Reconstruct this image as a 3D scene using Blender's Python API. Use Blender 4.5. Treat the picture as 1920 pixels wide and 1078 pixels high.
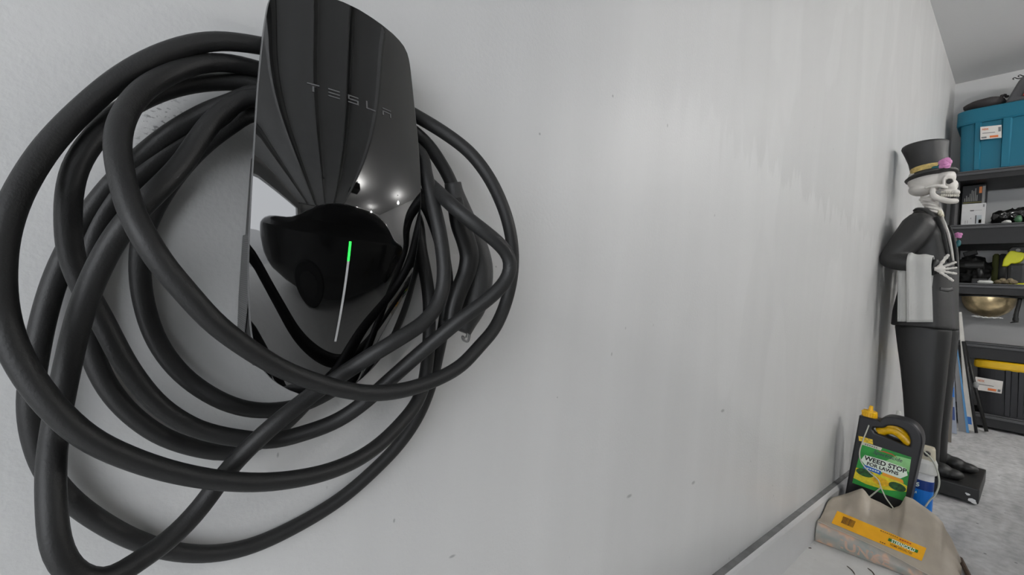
import bpy, bmesh, math, random
import numpy as np
from mathutils import Vector, Matrix, noise
from mathutils.bvhtree import BVHTree
random.seed(5)
SC = bpy.context.scene
for o in list(bpy.data.objects): bpy.data.objects.remove(o)
COL = SC.collection
# ---------------------------------------------------------------- camera
CH = 0.965                                   # camera height above the slab at the wall charger
F = 808.06
CAM = np.array([0.53, 0.0, CH])
def _u(a): a = np.array(a, float); return a/np.linalg.norm(a)
_Y = _u([973, -81, -F]); _N = _u([-667, 49, -F]); _X = -_N; _Z = np.cross(_X, _Y)
R = np.array([_X, _Y, _Z]); 
_uu, _ss, _vv = np.linalg.svd(R); R = _uu @ _vv
cd = bpy.data.cameras.new('camera'); cam = bpy.data.objects.new('camera', cd); COL.objects.link(cam)
cd.sensor_width = 36; cd.sensor_fit = 'HORIZONTAL'; cd.lens = F*36/1920; cd.clip_start = 0.02; cd.clip_end = 200
M = Matrix.Identity(4)
for i in range(3):
    for j in range(3): M[i][j] = R[i][j]
    M[i][3] = CAM[i]
cam.matrix_world = M
SC.camera = cam
def W(u, v, ax, val):
    """site survey: the point of plane ax=val seen at u,v in the reference frame"""
    r = R @ np.array([u-960, -(v-539), -F]); i = 'xyz'.index(ax)
    return CAM + r*((val-CAM[i])/r[i])
def fl(y): return CH - .885 + .04*(y-2)
def WF(u, v):
    r = R @ np.array([u-960, -(v-539), -F]); t = (-.885-.08)/(r[2]-.04*r[1])
    return CAM + r*t
# ---------------------------------------------------------------- world, lights, exposure
wd = bpy.data.worlds.new('world'); SC.world = wd; wd.use_nodes = True
bg = wd.node_tree.nodes['Background']; bg.inputs[0].default_value = (.93, .96, 1, 1); bg.inputs[1].default_value = 3.0
SC.view_settings.view_transform = 'Standard'; SC.view_settings.look = 'None'
SC.view_settings.gamma = 1; SC.view_settings.use_curve_mapping = False
SC.view_settings.exposure = 0.88
FILL_LAMPS = [(3.4, 1.6, 60), (2.6, 4.2, 38), (5.2, 3.6, 30)]      # x, y, watts of the added, unseen globe bulbs
def area(name, loc, sx, sy, p, rot=(0, 0, 0)):
    l = bpy.data.lights.new(name, 'AREA'); l.shape = 'RECTANGLE'; l.size = sx; l.size_y = sy; l.energy = p
    o = bpy.data.objects.new(name, l); COL.objects.link(o); o.location = loc; o.rotation_euler = rot
    return o
pt = area('opening_daylight_portal', (2.9, -1.68, 1.1), 4.6, 2.1, 1, (-math.pi/2, 0, 0)); pt.data.cycles.is_portal = True

# ---------------------------------------------------------------- materials
def lin(c):
    c = c/255.0
    return c/12.92 if c <= .04045 else ((c+.055)/1.055)**2.4
def rgb(r, g=None, b=None):
    if g is None: g = b = r
    return (lin(r), lin(g), lin(b), 1)
MATS = {}
def mat(name, col, rough=.5, metal=0, nscale=0, namt=0, bump=0, bscale=80, coat=0, emit=0, spec=.5, alpha=1, trans=0):
    if name in MATS: return MATS[name]
    m = bpy.data.materials.new(name); m.use_nodes = True; nt = m.node_tree; N = nt.nodes; L = nt.links
    p = N['Principled BSDF']; p.inputs['Base Color'].default_value = col; p.inputs['Roughness'].default_value = rough
    p.inputs['Metallic'].default_value = metal; p.inputs['Coat Weight'].default_value = coat
    p.inputs['Specular IOR Level'].default_value = spec; p.inputs['Alpha'].default_value = alpha
    p.inputs['Transmission Weight'].default_value = trans
    if emit: p.inputs['Emission Color'].default_value = col; p.inputs['Emission Strength'].default_value = emit
    tc = N.new('ShaderNodeTexCoord')
    if namt or not bump:
        n = N.new('ShaderNodeTexNoise'); n.inputs['Scale'].default_value = nscale or 30; n.inputs['Detail'].default_value = 5
        L.new(tc.outputs['Object'], n.inputs['Vector'])
        r = N.new('ShaderNodeMix'); r.data_type = 'RGBA'; r.blend_type = 'MULTIPLY'
        r.inputs[0].default_value = 1; r.inputs[6].default_value = col
        mr = N.new('ShaderNodeMapRange'); mr.inputs[1].default_value = .3; mr.inputs[2].default_value = .7
        a = namt or .04; mr.inputs[3].default_value = 1-a; mr.inputs[4].default_value = 1+a
        L.new(n.outputs['Fac'], mr.inputs[0]); L.new(mr.outputs[0], r.inputs[7]); L.new(r.outputs[2], p.inputs['Base Color'])
    if bump:
        n2 = N.new('ShaderNodeTexNoise'); n2.inputs['Scale'].default_value = bscale; n2.inputs['Detail'].default_value = 4
        L.new(tc.outputs['Object'], n2.inputs['Vector'])
        b = N.new('ShaderNodeBump'); b.inputs['Strength'].default_value = bump; b.inputs['Distance'].default_value = .002
        L.new(n2.outputs['Fac'], b.inputs['Height']); L.new(b.outputs[0], p.inputs['Normal'])
    MATS[name] = m; return m

def nodes(m): return m.node_tree.nodes, m.node_tree.links, m.node_tree.nodes['Principled BSDF']
def wall_material():
    m = mat('painted_drywall', rgb(196), .42, bump=.25, bscale=160, spec=.35); N, L, p = nodes(m)
    tc = N.new('ShaderNodeTexCoord')
    def noise_(scale, det, sc=(1, 1, 1)):
        mp = N.new('ShaderNodeMapping'); mp.inputs['Scale'].default_value = sc
        n = N.new('ShaderNodeTexNoise'); n.inputs['Scale'].default_value = scale; n.inputs['Detail'].default_value = det
        L.new(tc.outputs['Object'], mp.inputs[0]); L.new(mp.outputs[0], n.inputs['Vector']); return n.outputs['Fac']
    def mth(op, a, b=None, c=None):
        n = N.new('ShaderNodeMath'); n.operation = op
        for i, x in enumerate((a, b, c)):
            if x is None: continue
            if isinstance(x, (int, float)): n.inputs[i].default_value = x
            else: L.new(x, n.inputs[i])
        return n.outputs[0]
    sep = N.new('ShaderNodeSeparateXYZ'); L.new(tc.outputs['Object'], sep.inputs[0]); y, z = sep.outputs[1], sep.outputs[2]
    def rng(x, a, b, c, d):
        n = N.new('ShaderNodeMapRange'); n.interpolation_type = 'SMOOTHSTEP'
        L.new(x, n.inputs[0])
        for i, q in enumerate((a, b, c, d)): n.inputs[i+1].default_value = q
        return n.outputs[0]
    # roller streaks (vertical), a touched-up lower field with a ragged upper edge, taped patches
    st = noise_(1.0, 4, (1, 9, .8)); blot = noise_(1.6, 3); rag = noise_(1, 3, (1, 14, 2.2))
    edge = mth('SUBTRACT', mth('ADD', mth('MULTIPLY', rag, .5), mth('MULTIPLY', y, -.02)), .05)
    low = rng(mth('SUBTRACT', z, mth('ADD', edge, CH+.26)), -.02, .02, 1, 0)
    far = rng(y, .55, 1.7, 0, 1)
    patch = rng(noise_(1, 2, (1, 3.0, 1.1)), .53, .56, 0, 1)
    v = mth('ADD', mth('MULTIPLY', mth('SUBTRACT', st, .5), .14), mth('MULTIPLY', mth('SUBTRACT', blot, .5), .05))
    v = mth('ADD', v, mth('MULTIPLY', mth('MULTIPLY', low, far), .07))
    v = mth('ADD', v, mth('MULTIPLY', mth('MULTIPLY', patch, far), .04))
    v = mth('ADD', v, .95)
    # scuffs: sparse tiny dark ticks
    mp = N.new('ShaderNodeMapping'); mp.inputs['Scale'].default_value = (1, 13, 7); mp.inputs['Rotation'].default_value = (.35, 0, 0)
    vo = N.new('ShaderNodeTexVoronoi'); vo.inputs['Scale'].default_value = 1.7
    L.new(tc.outputs['Object'], mp.inputs[0]); L.new(mp.outputs[0], vo.inputs['Vector'])
    sepc = N.new('ShaderNodeSeparateXYZ'); L.new(vo.outputs['Color'], sepc.inputs[0])
    tick = mth('MULTIPLY', rng(vo.outputs['Distance'], .03, .06, 1, 0), rng(sepc.outputs[0], .8, .82, 0, 1))
    tick = mth('MULTIPLY', tick, rng(noise_(60, 2), .45, .55, 0, 1))
    v = mth('SUBTRACT', v, mth('MULTIPLY', tick, .32))
    for (u0, v0, rad, aspect) in ((1149, 180, .0035, 1), (521, 853, .004, 2.5), (739, 976, .004, 2), (1012, 251, .003, 1), (848, 1043, .003, .4), (1045, 745, .002, 1), (930, 500, .002, 1), (1300, 905, .006, .5), (1355, 770, .006, .4), (1180, 930, .005, .4)):
        c0 = W(u0, v0, 'x', 0); mp3 = N.new('ShaderNodeVectorMath'); mp3.operation = 'SUBTRACT'; L.new(tc.outputs['Object'], mp3.inputs[0]); mp3.inputs[1].default_value = tuple(c0)
        ml = N.new('ShaderNodeVectorMath'); ml.operation = 'MULTIPLY'; L.new(mp3.outputs[0], ml.inputs[0]); ml.inputs[1].default_value = (1, aspect, 1)
        le = N.new('ShaderNodeVectorMath'); le.operation = 'LENGTH'; L.new(ml.outputs[0], le.inputs[0])
        v = mth('SUBTRACT', v, mth('MULTIPLY', rng(le.outputs['Value'], rad*.3, rad, 1, 0), .38))
    # scraped, dirty patch beside the cable coil
    d = N.new('ShaderNodeVectorMath'); d.operation = 'DISTANCE'; L.new(tc.outputs['Object'], d.inputs[0]); q = W(300, 230, 'x', 0); d.inputs[1].default_value = tuple(q)
    sc = mth('MULTIPLY', rng(d.outputs['Value'], .005, .045, 1, 0), rng(noise_(170, 3, (1, 1, 2)), .57, .63, 0, 1))
    v = mth('SUBTRACT', v, mth('MULTIPLY', sc, .5))
    mul = N.new('ShaderNodeMix'); mul.data_type = 'RGBA'; mul.blend_type = 'MULTIPLY'; mul.inputs[0].default_value = 1
    mul.inputs[6].default_value = rgb(200, 200, 199); L.new(v, mul.inputs[7]); L.new(mul.outputs[2], p.inputs['Base Color'])
    ro = mth('ADD', mth('MULTIPLY', low, -.05), .45); L.new(ro, p.inputs['Roughness'])
    return m
def concrete(name, a, b, scale=1.0):
    m = mat(name, rgb(150), .75, bump=.5, bscale=60); N, L, p = nodes(m)
    tc = N.new('ShaderNodeTexCoord')
    def ns(s, d, sc=(1, 1, 1), ds=0):
        mp = N.new('ShaderNodeMapping'); mp.inputs['Scale'].default_value = sc
        n = N.new('ShaderNodeTexNoise'); n.inputs['Scale'].default_value = s*scale; n.inputs['Detail'].default_value = d; n.inputs['Distortion'].default_value = ds
        L.new(tc.outputs['Object'], mp.inputs[0]); L.new(mp.outputs[0], n.inputs['Vector']); return n.outputs['Fac']
    cr = N.new('ShaderNodeValToRGB'); e = cr.color_ramp.elements
    e[0].position = .35; e[0].color = rgb(a); e[1].position = .66; e[1].color = rgb(b)
    mx = N.new('ShaderNodeMath'); mx.operation = 'MULTIPLY_ADD'; mx.inputs[1].default_value = .5
    L.new(ns(5, 8, (2.6, .8, 1), .9), mx.inputs[0])
    m2 = N.new('ShaderNodeMath'); m2.operation = 'MULTIPLY'; m2.inputs[1].default_value = .45; L.new(ns(34, 5), m2.inputs[0])
    L.new(m2.outputs[0], mx.inputs[2]); L.new(mx.outputs[0], cr.inputs[0])
    # pits
    vo = N.new('ShaderNodeTexVoronoi'); vo.inputs['Scale'].default_value = 26*scale; L.new(tc.outputs['Object'], vo.inputs['Vector'])
    sp = N.new('ShaderNodeSeparateXYZ'); L.new(vo.outputs['Color'], sp.inputs[0])
    g = N.new('ShaderNodeMath'); g.operation = 'GREATER_THAN'; g.inputs[1].default_value = .8; L.new(sp.outputs[0], g.inputs[0])
    l = N.new('ShaderNodeMath'); l.operation = 'LESS_THAN'; l.inputs[1].default_value = .12; L.new(vo.outputs['Distance'], l.inputs[0])
    k = N.new('ShaderNodeMath'); k.operation = 'MULTIPLY'; L.new(g.outputs[0], k.inputs[0]); L.new(l.outputs[0], k.inputs[1])
    mm = N.new('ShaderNodeMix'); mm.data_type = 'RGBA'; L.new(k.outputs[0], mm.inputs[0]); L.new(cr.outputs[0], mm.inputs[6]); mm.inputs[7].default_value = rgb(a-40)
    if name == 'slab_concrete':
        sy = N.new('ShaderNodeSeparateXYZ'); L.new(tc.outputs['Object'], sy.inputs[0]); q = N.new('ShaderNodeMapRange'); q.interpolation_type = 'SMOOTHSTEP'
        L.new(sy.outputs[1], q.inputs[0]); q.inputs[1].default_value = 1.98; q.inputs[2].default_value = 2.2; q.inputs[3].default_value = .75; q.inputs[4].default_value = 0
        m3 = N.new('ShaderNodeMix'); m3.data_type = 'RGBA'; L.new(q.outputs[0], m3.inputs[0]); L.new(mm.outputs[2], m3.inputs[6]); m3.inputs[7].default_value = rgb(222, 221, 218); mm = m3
    L.new(mm.outputs[2], p.inputs['Base Color'])
    return m
def rubber():
    m = mat('black_rubber', rgb(52), .48, bump=.15, bscale=500, spec=.35); N, L, p = nodes(m)
    tc = N.new('ShaderNodeTexCoord')
    n = N.new('ShaderNodeTexNoise'); n.inputs['Scale'].default_value = 7; n.inputs['Detail'].default_value = 3; L.new(tc.outputs['Object'], n.inputs['Vector'])
    n2 = N.new('ShaderNodeTexNoise'); n2.inputs['Scale'].default_value = 160; n2.inputs['Detail'].default_value = 6; L.new(tc.outputs['Object'], n2.inputs['Vector'])
    def rg(x, a, b, c=0, d=1):
        q = N.new('ShaderNodeMapRange'); L.new(x, q.inputs[0])
        for i, t in enumerate((a, b, c, d)): q.inputs[i+1].default_value = t
        return q.outputs[0]
    k = N.new('ShaderNodeMath'); k.operation = 'MULTIPLY'; L.new(rg(n.outputs['Fac'], .62, .8, 0, .3), k.inputs[0]); L.new(rg(n2.outputs['Fac'], .5, .75), k.inputs[1])
    # chalky scrape down the lowest outer bend
    d = N.new('ShaderNodeVectorMath'); d.operation = 'DISTANCE'; L.new(tc.outputs['Object'], d.inputs[0]); d.inputs[1].default_value = tuple(W(100, 960, 'x', .11))
    n3 = N.new('ShaderNodeTexNoise'); n3.inputs['Scale'].default_value = 1; n3.inputs['Detail'].default_value = 7
    mp = N.new('ShaderNodeMapping'); mp.inputs['Scale'].default_value = (160, 160, 35); L.new(tc.outputs['Object'], mp.inputs[0]); L.new(mp.outputs[0], n3.inputs['Vector'])
    k2 = N.new('ShaderNodeMath'); k2.operation = 'MULTIPLY'; L.new(rg(d.outputs['Value'], .03, .12, 1, 0), k2.inputs[0]); L.new(rg(n3.outputs['Fac'], .48, .75), k2.inputs[1])
    s = N.new('ShaderNodeMath'); s.operation = 'ADD'; s.use_clamp = True; L.new(k.outputs[0], s.inputs[0]); L.new(k2.outputs[0], s.inputs[1])
    s2 = N.new('ShaderNodeMath'); s2.operation = 'MULTIPLY'; s2.inputs[1].default_value = .5; L.new(s.outputs[0], s2.inputs[0])
    mm = N.new('ShaderNodeMix'); mm.data_type = 'RGBA'; L.new(s2.outputs[0], mm.inputs[0]); mm.inputs[6].default_value = rgb(37); mm.inputs[7].default_value = rgb(130)
    L.new(mm.outputs[2], p.inputs['Base Color'])
    return m

# ---------------------------------------------------------------- object helpers
ORG = {}
def link(name, me, m, parent=None, kind=None, label=None, smooth=False):
    o = bpy.data.objects.new(name, me); COL.objects.link(o)
    if m is not None and not me.materials:
        for q in (m if isinstance(m, (list, tuple)) else [m]): me.materials.append(q)
    if parent is not None:
        o.parent = parent; off = ORG[parent.name]
        me.transform(Matrix.Translation(-Vector(off))); ORG[o.name] = off
        # sub-parts sit in the same frame as the part
    else: ORG[o.name] = (0, 0, 0)
    if smooth:
        for p in me.polygons: p.use_smooth = True
    if kind: o['kind'] = kind
    if label: o['label'] = label
    return o
def bvh_of(o):
    off = Vector(ORG[o.name]); return BVHTree.FromPolygons([v.co+off for v in o.data.vertices], [tuple(p.vertices) for p in o.data.polygons])
def on(bv, u, v, off=.002, fallback=3.05):
    r = Vector(R @ np.array([u-960, -(v-539), -F])).normalized(); h = bv.ray_cast(Vector(CAM), r)
    if h[0] is None: return W(u, v, 'y', fallback)
    nn = h[1] if h[1].dot(r) < 0 else -h[1]
    return np.array(h[0]+nn*off)
def thing(name, label, cat, loc, group=None):
    o = bpy.data.objects.new(name, None); COL.objects.link(o); o.location = loc; o.empty_display_size = .05
    o['label'] = label; o['category'] = cat
    if group: o['group'] = group
    ORG[o.name] = tuple(loc); return o
def tag(o, label, cat, group=None):
    o['label'] = label; o['category'] = cat
    if group: o['group'] = group
    return o
def recenter(o):
    """put a single-mesh thing's origin at its base"""
    vs = [v.co for v in o.data.vertices]
    c = Vector((sum(v.x for v in vs)/len(vs), sum(v.y for v in vs)/len(vs), min(v.z for v in vs)))
    o.data.transform(Matrix.Translation(-c)); o.location = c; ORG[o.name] = tuple(c); return o
def bmobj(name, bm, m, parent=None, smooth=False, **k):
    me = bpy.data.meshes.new(name); bmesh.ops.recalc_face_normals(bm, faces=bm.faces); bm.to_mesh(me); bm.free()
    return link(name, me, m, parent, smooth=smooth, **k)
def box(bm, lo, hi, bevel=0, top=(1, 1), rot=None, piv=None, seg=2):
    """box lo..hi; top=(sx,sy) scales the top face about its centre"""
    t = bmesh.new(); bmesh.ops.create_cube(t, size=1)
    c = [(a+b)/2 for a, b in zip(lo, hi)]
    for v in t.verts:
        s = (top if v.co.z > 0 else (1, 1))
        v.co = Vector((c[0]+v.co.x*(hi[0]-lo[0])*s[0], c[1]+v.co.y*(hi[1]-lo[1])*s[1], c[2]+v.co.z*(hi[2]-lo[2])))
    if bevel: bmesh.ops.bevel(t, geom=t.edges[:], offset=bevel, segments=seg, affect='EDGES', profile=.6)
    if rot is not None:
        pv = Vector(piv or c)
        for v in t.verts: v.co = pv + rot @ (v.co-pv)
    me = bpy.data.meshes.new('t'); t.to_mesh(me); t.free(); bm.from_mesh(me); bpy.data.meshes.remove(me)
def boxobj(name, lo, hi, m, parent=None, bevel=0, **k):
    bm = bmesh.new(); kk = {q: k.pop(q) for q in ('top', 'rot', 'piv', 'seg') if q in k}
    box(bm, lo, hi, bevel, **kk); return bmobj(name, bm, m, parent, **k)
def catmull(P, n=8, closed=False):
    P = [np.array(p, float) for p in P]; out = []
    Q = [2*P[0]-P[1]]+P+[2*P[-1]-P[-2]]
    for i in range(1, len(Q)-2):
        p0, p1, p2, p3 = Q[i-1:i+3]
        # centripetal
        t0 = 0; d = lambda a, b: max(np.linalg.norm((a-b)[:3])**.5, 1e-4)
        t1 = t0+d(p1, p0); t2 = t1+d(p2, p1); t3 = t2+d(p3, p2)
        for k in range(n):
            t = t1+(t2-t1)*k/n
            A1 = (t1-t)/(t1-t0)*p0+(t-t0)/(t1-t0)*p1; A2 = (t2-t)/(t2-t1)*p1+(t-t1)/(t2-t1)*p2; A3 = (t3-t)/(t3-t2)*p2+(t-t2)/(t3-t2)*p3
            B1 = (t2-t)/(t2-t0)*A1+(t-t0)/(t2-t0)*A2; B2 = (t3-t)/(t3-t1)*A2+(t-t1)/(t3-t1)*A3
            out.append((t2-t)/(t2-t1)*B1+(t-t1)/(t2-t1)*B2)
    out.append(P[-1]); return out
def tube(bm, pts, rad, seg=12, flat=None, cap=True, up=None):
    """sweep; rad scalar / list / list of (ra, rb)"""
    pts = [Vector(p[:3]) for p in pts]; n = len(pts)
    T = [(pts[min(i+1, n-1)]-pts[max(i-1, 0)]).normalized() for i in range(n)]
    a = Vector(up) if up else (Vector((0, 0, 1)) if abs(T[0].z) < .9 else Vector((1, 0, 0)))
    nrm = (a-T[0]*a.dot(T[0])).normalized(); rings = []
    for i in range(n):
        nrm = (nrm-T[i]*nrm.dot(T[i])).normalized(); b = T[i].cross(nrm)
        r = rad[i] if isinstance(rad, list) else rad
        ra, rb = r if isinstance(r, (list, tuple)) else (r, r)
        rings.append([bm.verts.new(pts[i]+nrm*ra*math.cos(2*math.pi*k/seg)+b*rb*math.sin(2*math.pi*k/seg)) for k in range(seg)])
    for i in range(n-1):
        for k in range(seg):
            bm.faces.new((rings[i][k], rings[i][(k+1) % seg], rings[i+1][(k+1) % seg], rings[i+1][k]))
    if cap: bm.faces.new(rings[0][::-1]); bm.faces.new(rings[-1])
    return rings
def loft(bm, secs, seg=28, cap=True):
    """secs: (cx,cy,cz, rx, ry, exponent) horizontal superellipse rings, bottom to top; a 7th value tilts the ring along x"""
    rings = []
    for s in secs:
        cx, cy, cz, rx, ry, e = s[:6]; tl = s[6] if len(s) > 6 else 0; r = []
        for k in range(seg):
            a = 2*math.pi*k/seg; c, q = math.cos(a), math.sin(a)
            x = rx*abs(c)**(2/e)*(1 if c >= 0 else -1); y = ry*abs(q)**(2/e)*(1 if q >= 0 else -1)
            r.append(bm.verts.new((cx+x, cy+y, cz+tl*x)))
        rings.append(r)
    for i in range(len(rings)-1):
        for k in range(seg): bm.faces.new((rings[i][k], rings[i][(k+1) % seg], rings[i+1][(k+1) % seg], rings[i+1][k]))
    if cap: bm.faces.new(rings[0][::-1]); bm.faces.new(rings[-1])
def ell(bm, c, r, sub=3, rot=None, nz=0, nsc=10):
    t = bmesh.new(); bmesh.ops.create_icosphere(t, subdivisions=sub, radius=1)
    for v in t.verts:
        p = Vector((v.co.x*r[0], v.co.y*r[1], v.co.z*r[2]))
        if nz: p *= 1+nz*noise.noise(v.co*nsc/5+Vector(c)*7)
        if rot is not None: p = rot @ p
        v.co = p+Vector(c)
    me = bpy.data.meshes.new('t'); t.to_mesh(me); t.free(); bm.from_mesh(me); bpy.data.meshes.remove(me)
def remeshed(name, bm, m, parent, vox=.004, smooth_it=0, cuts=None, **k):
    """fuse overlapping closed shapes of bm into one skin; cuts = bmesh of shapes to carve out"""
    me = bpy.data.meshes.new(name); bm.to_mesh(me); bm.free(); o = bpy.data.objects.new(name, me); COL.objects.link(o)
    md = o.modifiers.new('r', 'REMESH'); md.mode = 'VOXEL'; md.voxel_size = vox
    if cuts is not None:
        mc = bpy.data.meshes.new('c'); cuts.to_mesh(mc); cuts.free(); oc = bpy.data.objects.new('c', mc); COL.objects.link(oc)
        b = o.modifiers.new('b', 'BOOLEAN'); b.operation = 'DIFFERENCE'; b.object = oc; b.solver = 'EXACT'
    if smooth_it:
        s = o.modifiers.new('s', 'SMOOTH'); s.iterations = smooth_it; s.factor = .5
    dg = bpy.context.evaluated_depsgraph_get(); dg.update()
    r = bpy.data.meshes.new_from_object(o.evaluated_get(dg)); r.materials.clear()
    bpy.data.objects.remove(o)
    if cuts is not None: bpy.data.objects.remove(oc)
    return link(name, r, m, parent, smooth=True, **k)
def curve_mesh(splines, ext=0, bev=0, res=2):
    cu = bpy.data.curves.new('c', 'CURVE'); cu.dimensions = '2D'; cu.fill_mode = 'BOTH'; cu.extrude = ext; cu.bevel_depth = bev; cu.bevel_resolution = res
    for pts in splines:
        s = cu.splines.new('POLY'); s.points.add(len(pts)-1); s.use_cyclic_u = True
        for i, p in enumerate(pts): s.points[i].co = (p[0], p[1], 0, 1)
    o = bpy.data.objects.new('c', cu); COL.objects.link(o); dg = bpy.context.evaluated_depsgraph_get(); dg.update()
    me = bpy.data.meshes.new_from_object(o.evaluated_get(dg)); bpy.data.objects.remove(o); bpy.data.curves.remove(cu); return me
def text_mesh(s, bold=0, ext=0, space=1.0):
    cu = bpy.data.curves.new('t', 'FONT'); cu.body = s; cu.size = 1; cu.offset = bold; cu.space_character = space; cu.extrude = ext; cu.resolution_u = 3
    o = bpy.data.objects.new('t', cu); COL.objects.link(o); dg = bpy.context.evaluated_depsgraph_get(); dg.update()
    me = bpy.data.meshes.new_from_object(o.evaluated_get(dg)); bpy.data.objects.remove(o); bpy.data.curves.remove(cu)
    xs = [v.co.x for v in me.vertices]; ys = [v.co.y for v in me.vertices]
    x0, x1, y0, y1 = min(xs), max(xs), min(ys), max(ys)
    for v in me.vertices: v.co = Vector(((v.co.x-x0)/(x1-x0), (v.co.y-y0)/(y1-y0), 0))
    return me
def text_on(name, s, fn, m, parent, bold=0, space=1.0, **k):
    me = text_mesh(s, bold, 0, space)
    for v in me.vertices: v.co = Vector(fn(v.co.x, v.co.y))
    return link(name, me, m, parent, **k)
def patch(name, fn, m, parent, nu=1, nv=1, smooth=False, **k):
    vs = [tuple(fn(i/nu, j/nv)) for j in range(nv+1) for i in range(nu+1)]
    fs = [(j*(nu+1)+i, j*(nu+1)+i+1, (j+1)*(nu+1)+i+1, (j+1)*(nu+1)+i) for j in range(nv) for i in range(nu)]
    me = bpy.data.meshes.new(name); me.from_pydata(vs, [], fs); return link(name, me, m, parent, smooth=smooth, **k)
def interp(x, xs, ys): return float(np.interp(x, xs, ys))

# ================================================================ room shell
RX, Y0, Y1, ZC = 6.0, -1.7, 5.38, CH+2.14
wm = wall_material()
cfl = concrete('slab_concrete', 158, 204); ceilm = mat('ceiling_paint', rgb(222), .8, bump=.3, bscale=90)
plainw = mat('plain_wall_paint', rgb(208), .6, bump=.2, bscale=90)
def quadbox(name, lo, hi, m, kind='structure', **k): o = boxobj(name, lo, hi, m, **k); o['kind'] = kind; return o
quadbox('wall_left', (-.12, Y0-.1, -.3), (0, Y1+.1, ZC), wm)
quadbox('wall_back', (0, Y1, -.3), (RX, Y1+.12, ZC), plainw)
quadbox('wall_right', (RX, Y0, -.3), (RX+.12, Y1, ZC), plainw)
bm = bmesh.new(); box(bm, (0, Y0-.12, -.4), (.5, Y0, ZC)); box(bm, (5.3, Y0-.12, -.4), (RX, Y0, ZC)); box(bm, (.5, Y0-.12, 2.15), (5.3, Y0, ZC))
bmobj('wall_front', bm, plainw, kind='structure')
quadbox('ceiling', (-.12, Y0-.12, ZC), (RX+.12, Y1+.12, ZC+.12), ceilm)
def slab(name, x0, x1, y0, y1, m, th=.15, sl=.04, z=None):
    zz = lambda y: fl(y) if z is None else z+sl*(y-y1)
    vs = [(x, y, zz(y)-d) for d in (th, 0) for x, y in ((x0, y0), (x1, y0), (x1, y1), (x0, y1))]
    me = bpy.data.meshes.new(name); me.from_pydata(vs, [], [(0, 3, 2, 1), (4, 5, 6, 7), (0, 1, 5, 4), (1, 2, 6, 5), (2, 3, 7, 6), (3, 0, 4, 7)])
    return link(name, me, m)
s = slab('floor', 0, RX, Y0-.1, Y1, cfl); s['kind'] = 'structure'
s = slab('driveway', -4, 12, -16, Y0-.1, concrete('driveway_concrete', 170, 200)); s['kind'] = 'structure'
# concrete curb the drywall sits back from
cm = mat('curb_paint', rgb(205), .55, bump=.4, bscale=50, nscale=6, namt=.05)
bm = bmesh.new()
c = [(-.005, CH-.745), (.016, CH-.745), (.022, CH-.752)]
ys = [Y0, Y1]; V = []
for y in ys:
    V.append([bm.verts.new((x, y, z)) for x, z in c+[(.03, fl(y)-.02), (-.005, fl(y)-.02)]])
for k in range(5): bm.faces.new((V[0][k], V[0][(k+1) % 5], V[1][(k+1) % 5], V[1][k]))
bm.faces.new(V[0]); bm.faces.new(V[1][::-1])
bmobj('baseboard_left', bm, cm, kind='structure')
quadbox('trim_1', (-.002, Y0, CH-.7455), (.019, Y1, CH-.7435), mat('curb_ledge_grey', rgb(120), .9, nscale=20, namt=.2))  # darker grey strip along the top of the curb
# open sectional garage door parked overhead on its tracks
dm = mat('door_panel_paint', rgb(196), .5, nscale=4, namt=.06); dk = mat('door_joint_dark', rgb(50), .6); steel = mat('galvanised_steel', rgb(190), .3, metal=1)
gd = thing('garage_door', 'grey sectional garage door parked open overhead, behind the viewpoint', 'garage door', (2.9, -.4, CH+1.45))
for k in range(5):
    y = Y0+.15+k*.53
    boxobj('door_section', (.55, y, CH+1.5), (5.25, y+.515, CH+1.54), dm, gd)
    boxobj('strut', (.55, y+.44, CH+1.42), (5.25, y+.47, CH+1.5), steel if k % 2 else dm, gd)
for x in (.47, 5.27): boxobj('door_track', (x, Y0+.05, CH+1.44), (x+.05, .6, CH+1.49), steel, gd)
boxobj('door_opener_rail', (2.87, Y0+.05, CH+1.62), (2.92, .95, CH+1.67), steel, gd); boxobj('door_opener', (2.7, .95, CH+1.5), (3.08, 1.4, CH+1.7), dk, gd, bevel=.02)
for x in (.5, 5.28, 2.9): boxobj('hanger_strap', (x-.01, .5, CH+1.49 if x != 2.9 else CH+1.67), (x+.015, .53, ZC), steel, gd)
# unseen globe bulbs, added to brighten and even out the room
hous = mat('fill_lamp_socket_white', rgb(220), .4); BR = .05
for i, (x, y, p) in enumerate(FILL_LAMPS):
    dif = mat('fill_bulb_glass_%s' % ['a', 'b', 'c'][i], (1, .985, .96, 1), .5, emit=p/(4*math.pi*BR*BR*math.pi))
    t = thing('added_fill_bulb', ['middle', 'rear', 'far side'][i]+' added fill bulb, white globe hung from the garage ceiling out of view', 'light', (x, y, CH+1.75))
    bm = bmesh.new(); ell(bm, (x, y, CH+1.82), (BR, BR, BR), 3); bmobj('globe', bm, dif, t, smooth=True)
    bm = bmesh.new(); tube(bm, [(x, y, CH+1.885), (x, y, CH+1.95)], .022, 14); tube(bm, [(x, y, CH+1.95), (x, y, ZC-.03)], .004, 8); tube(bm, [(x, y, ZC-.03), (x, y, ZC-.002)], .05, 20); bmobj('socket', bm, hous, t)
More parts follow.
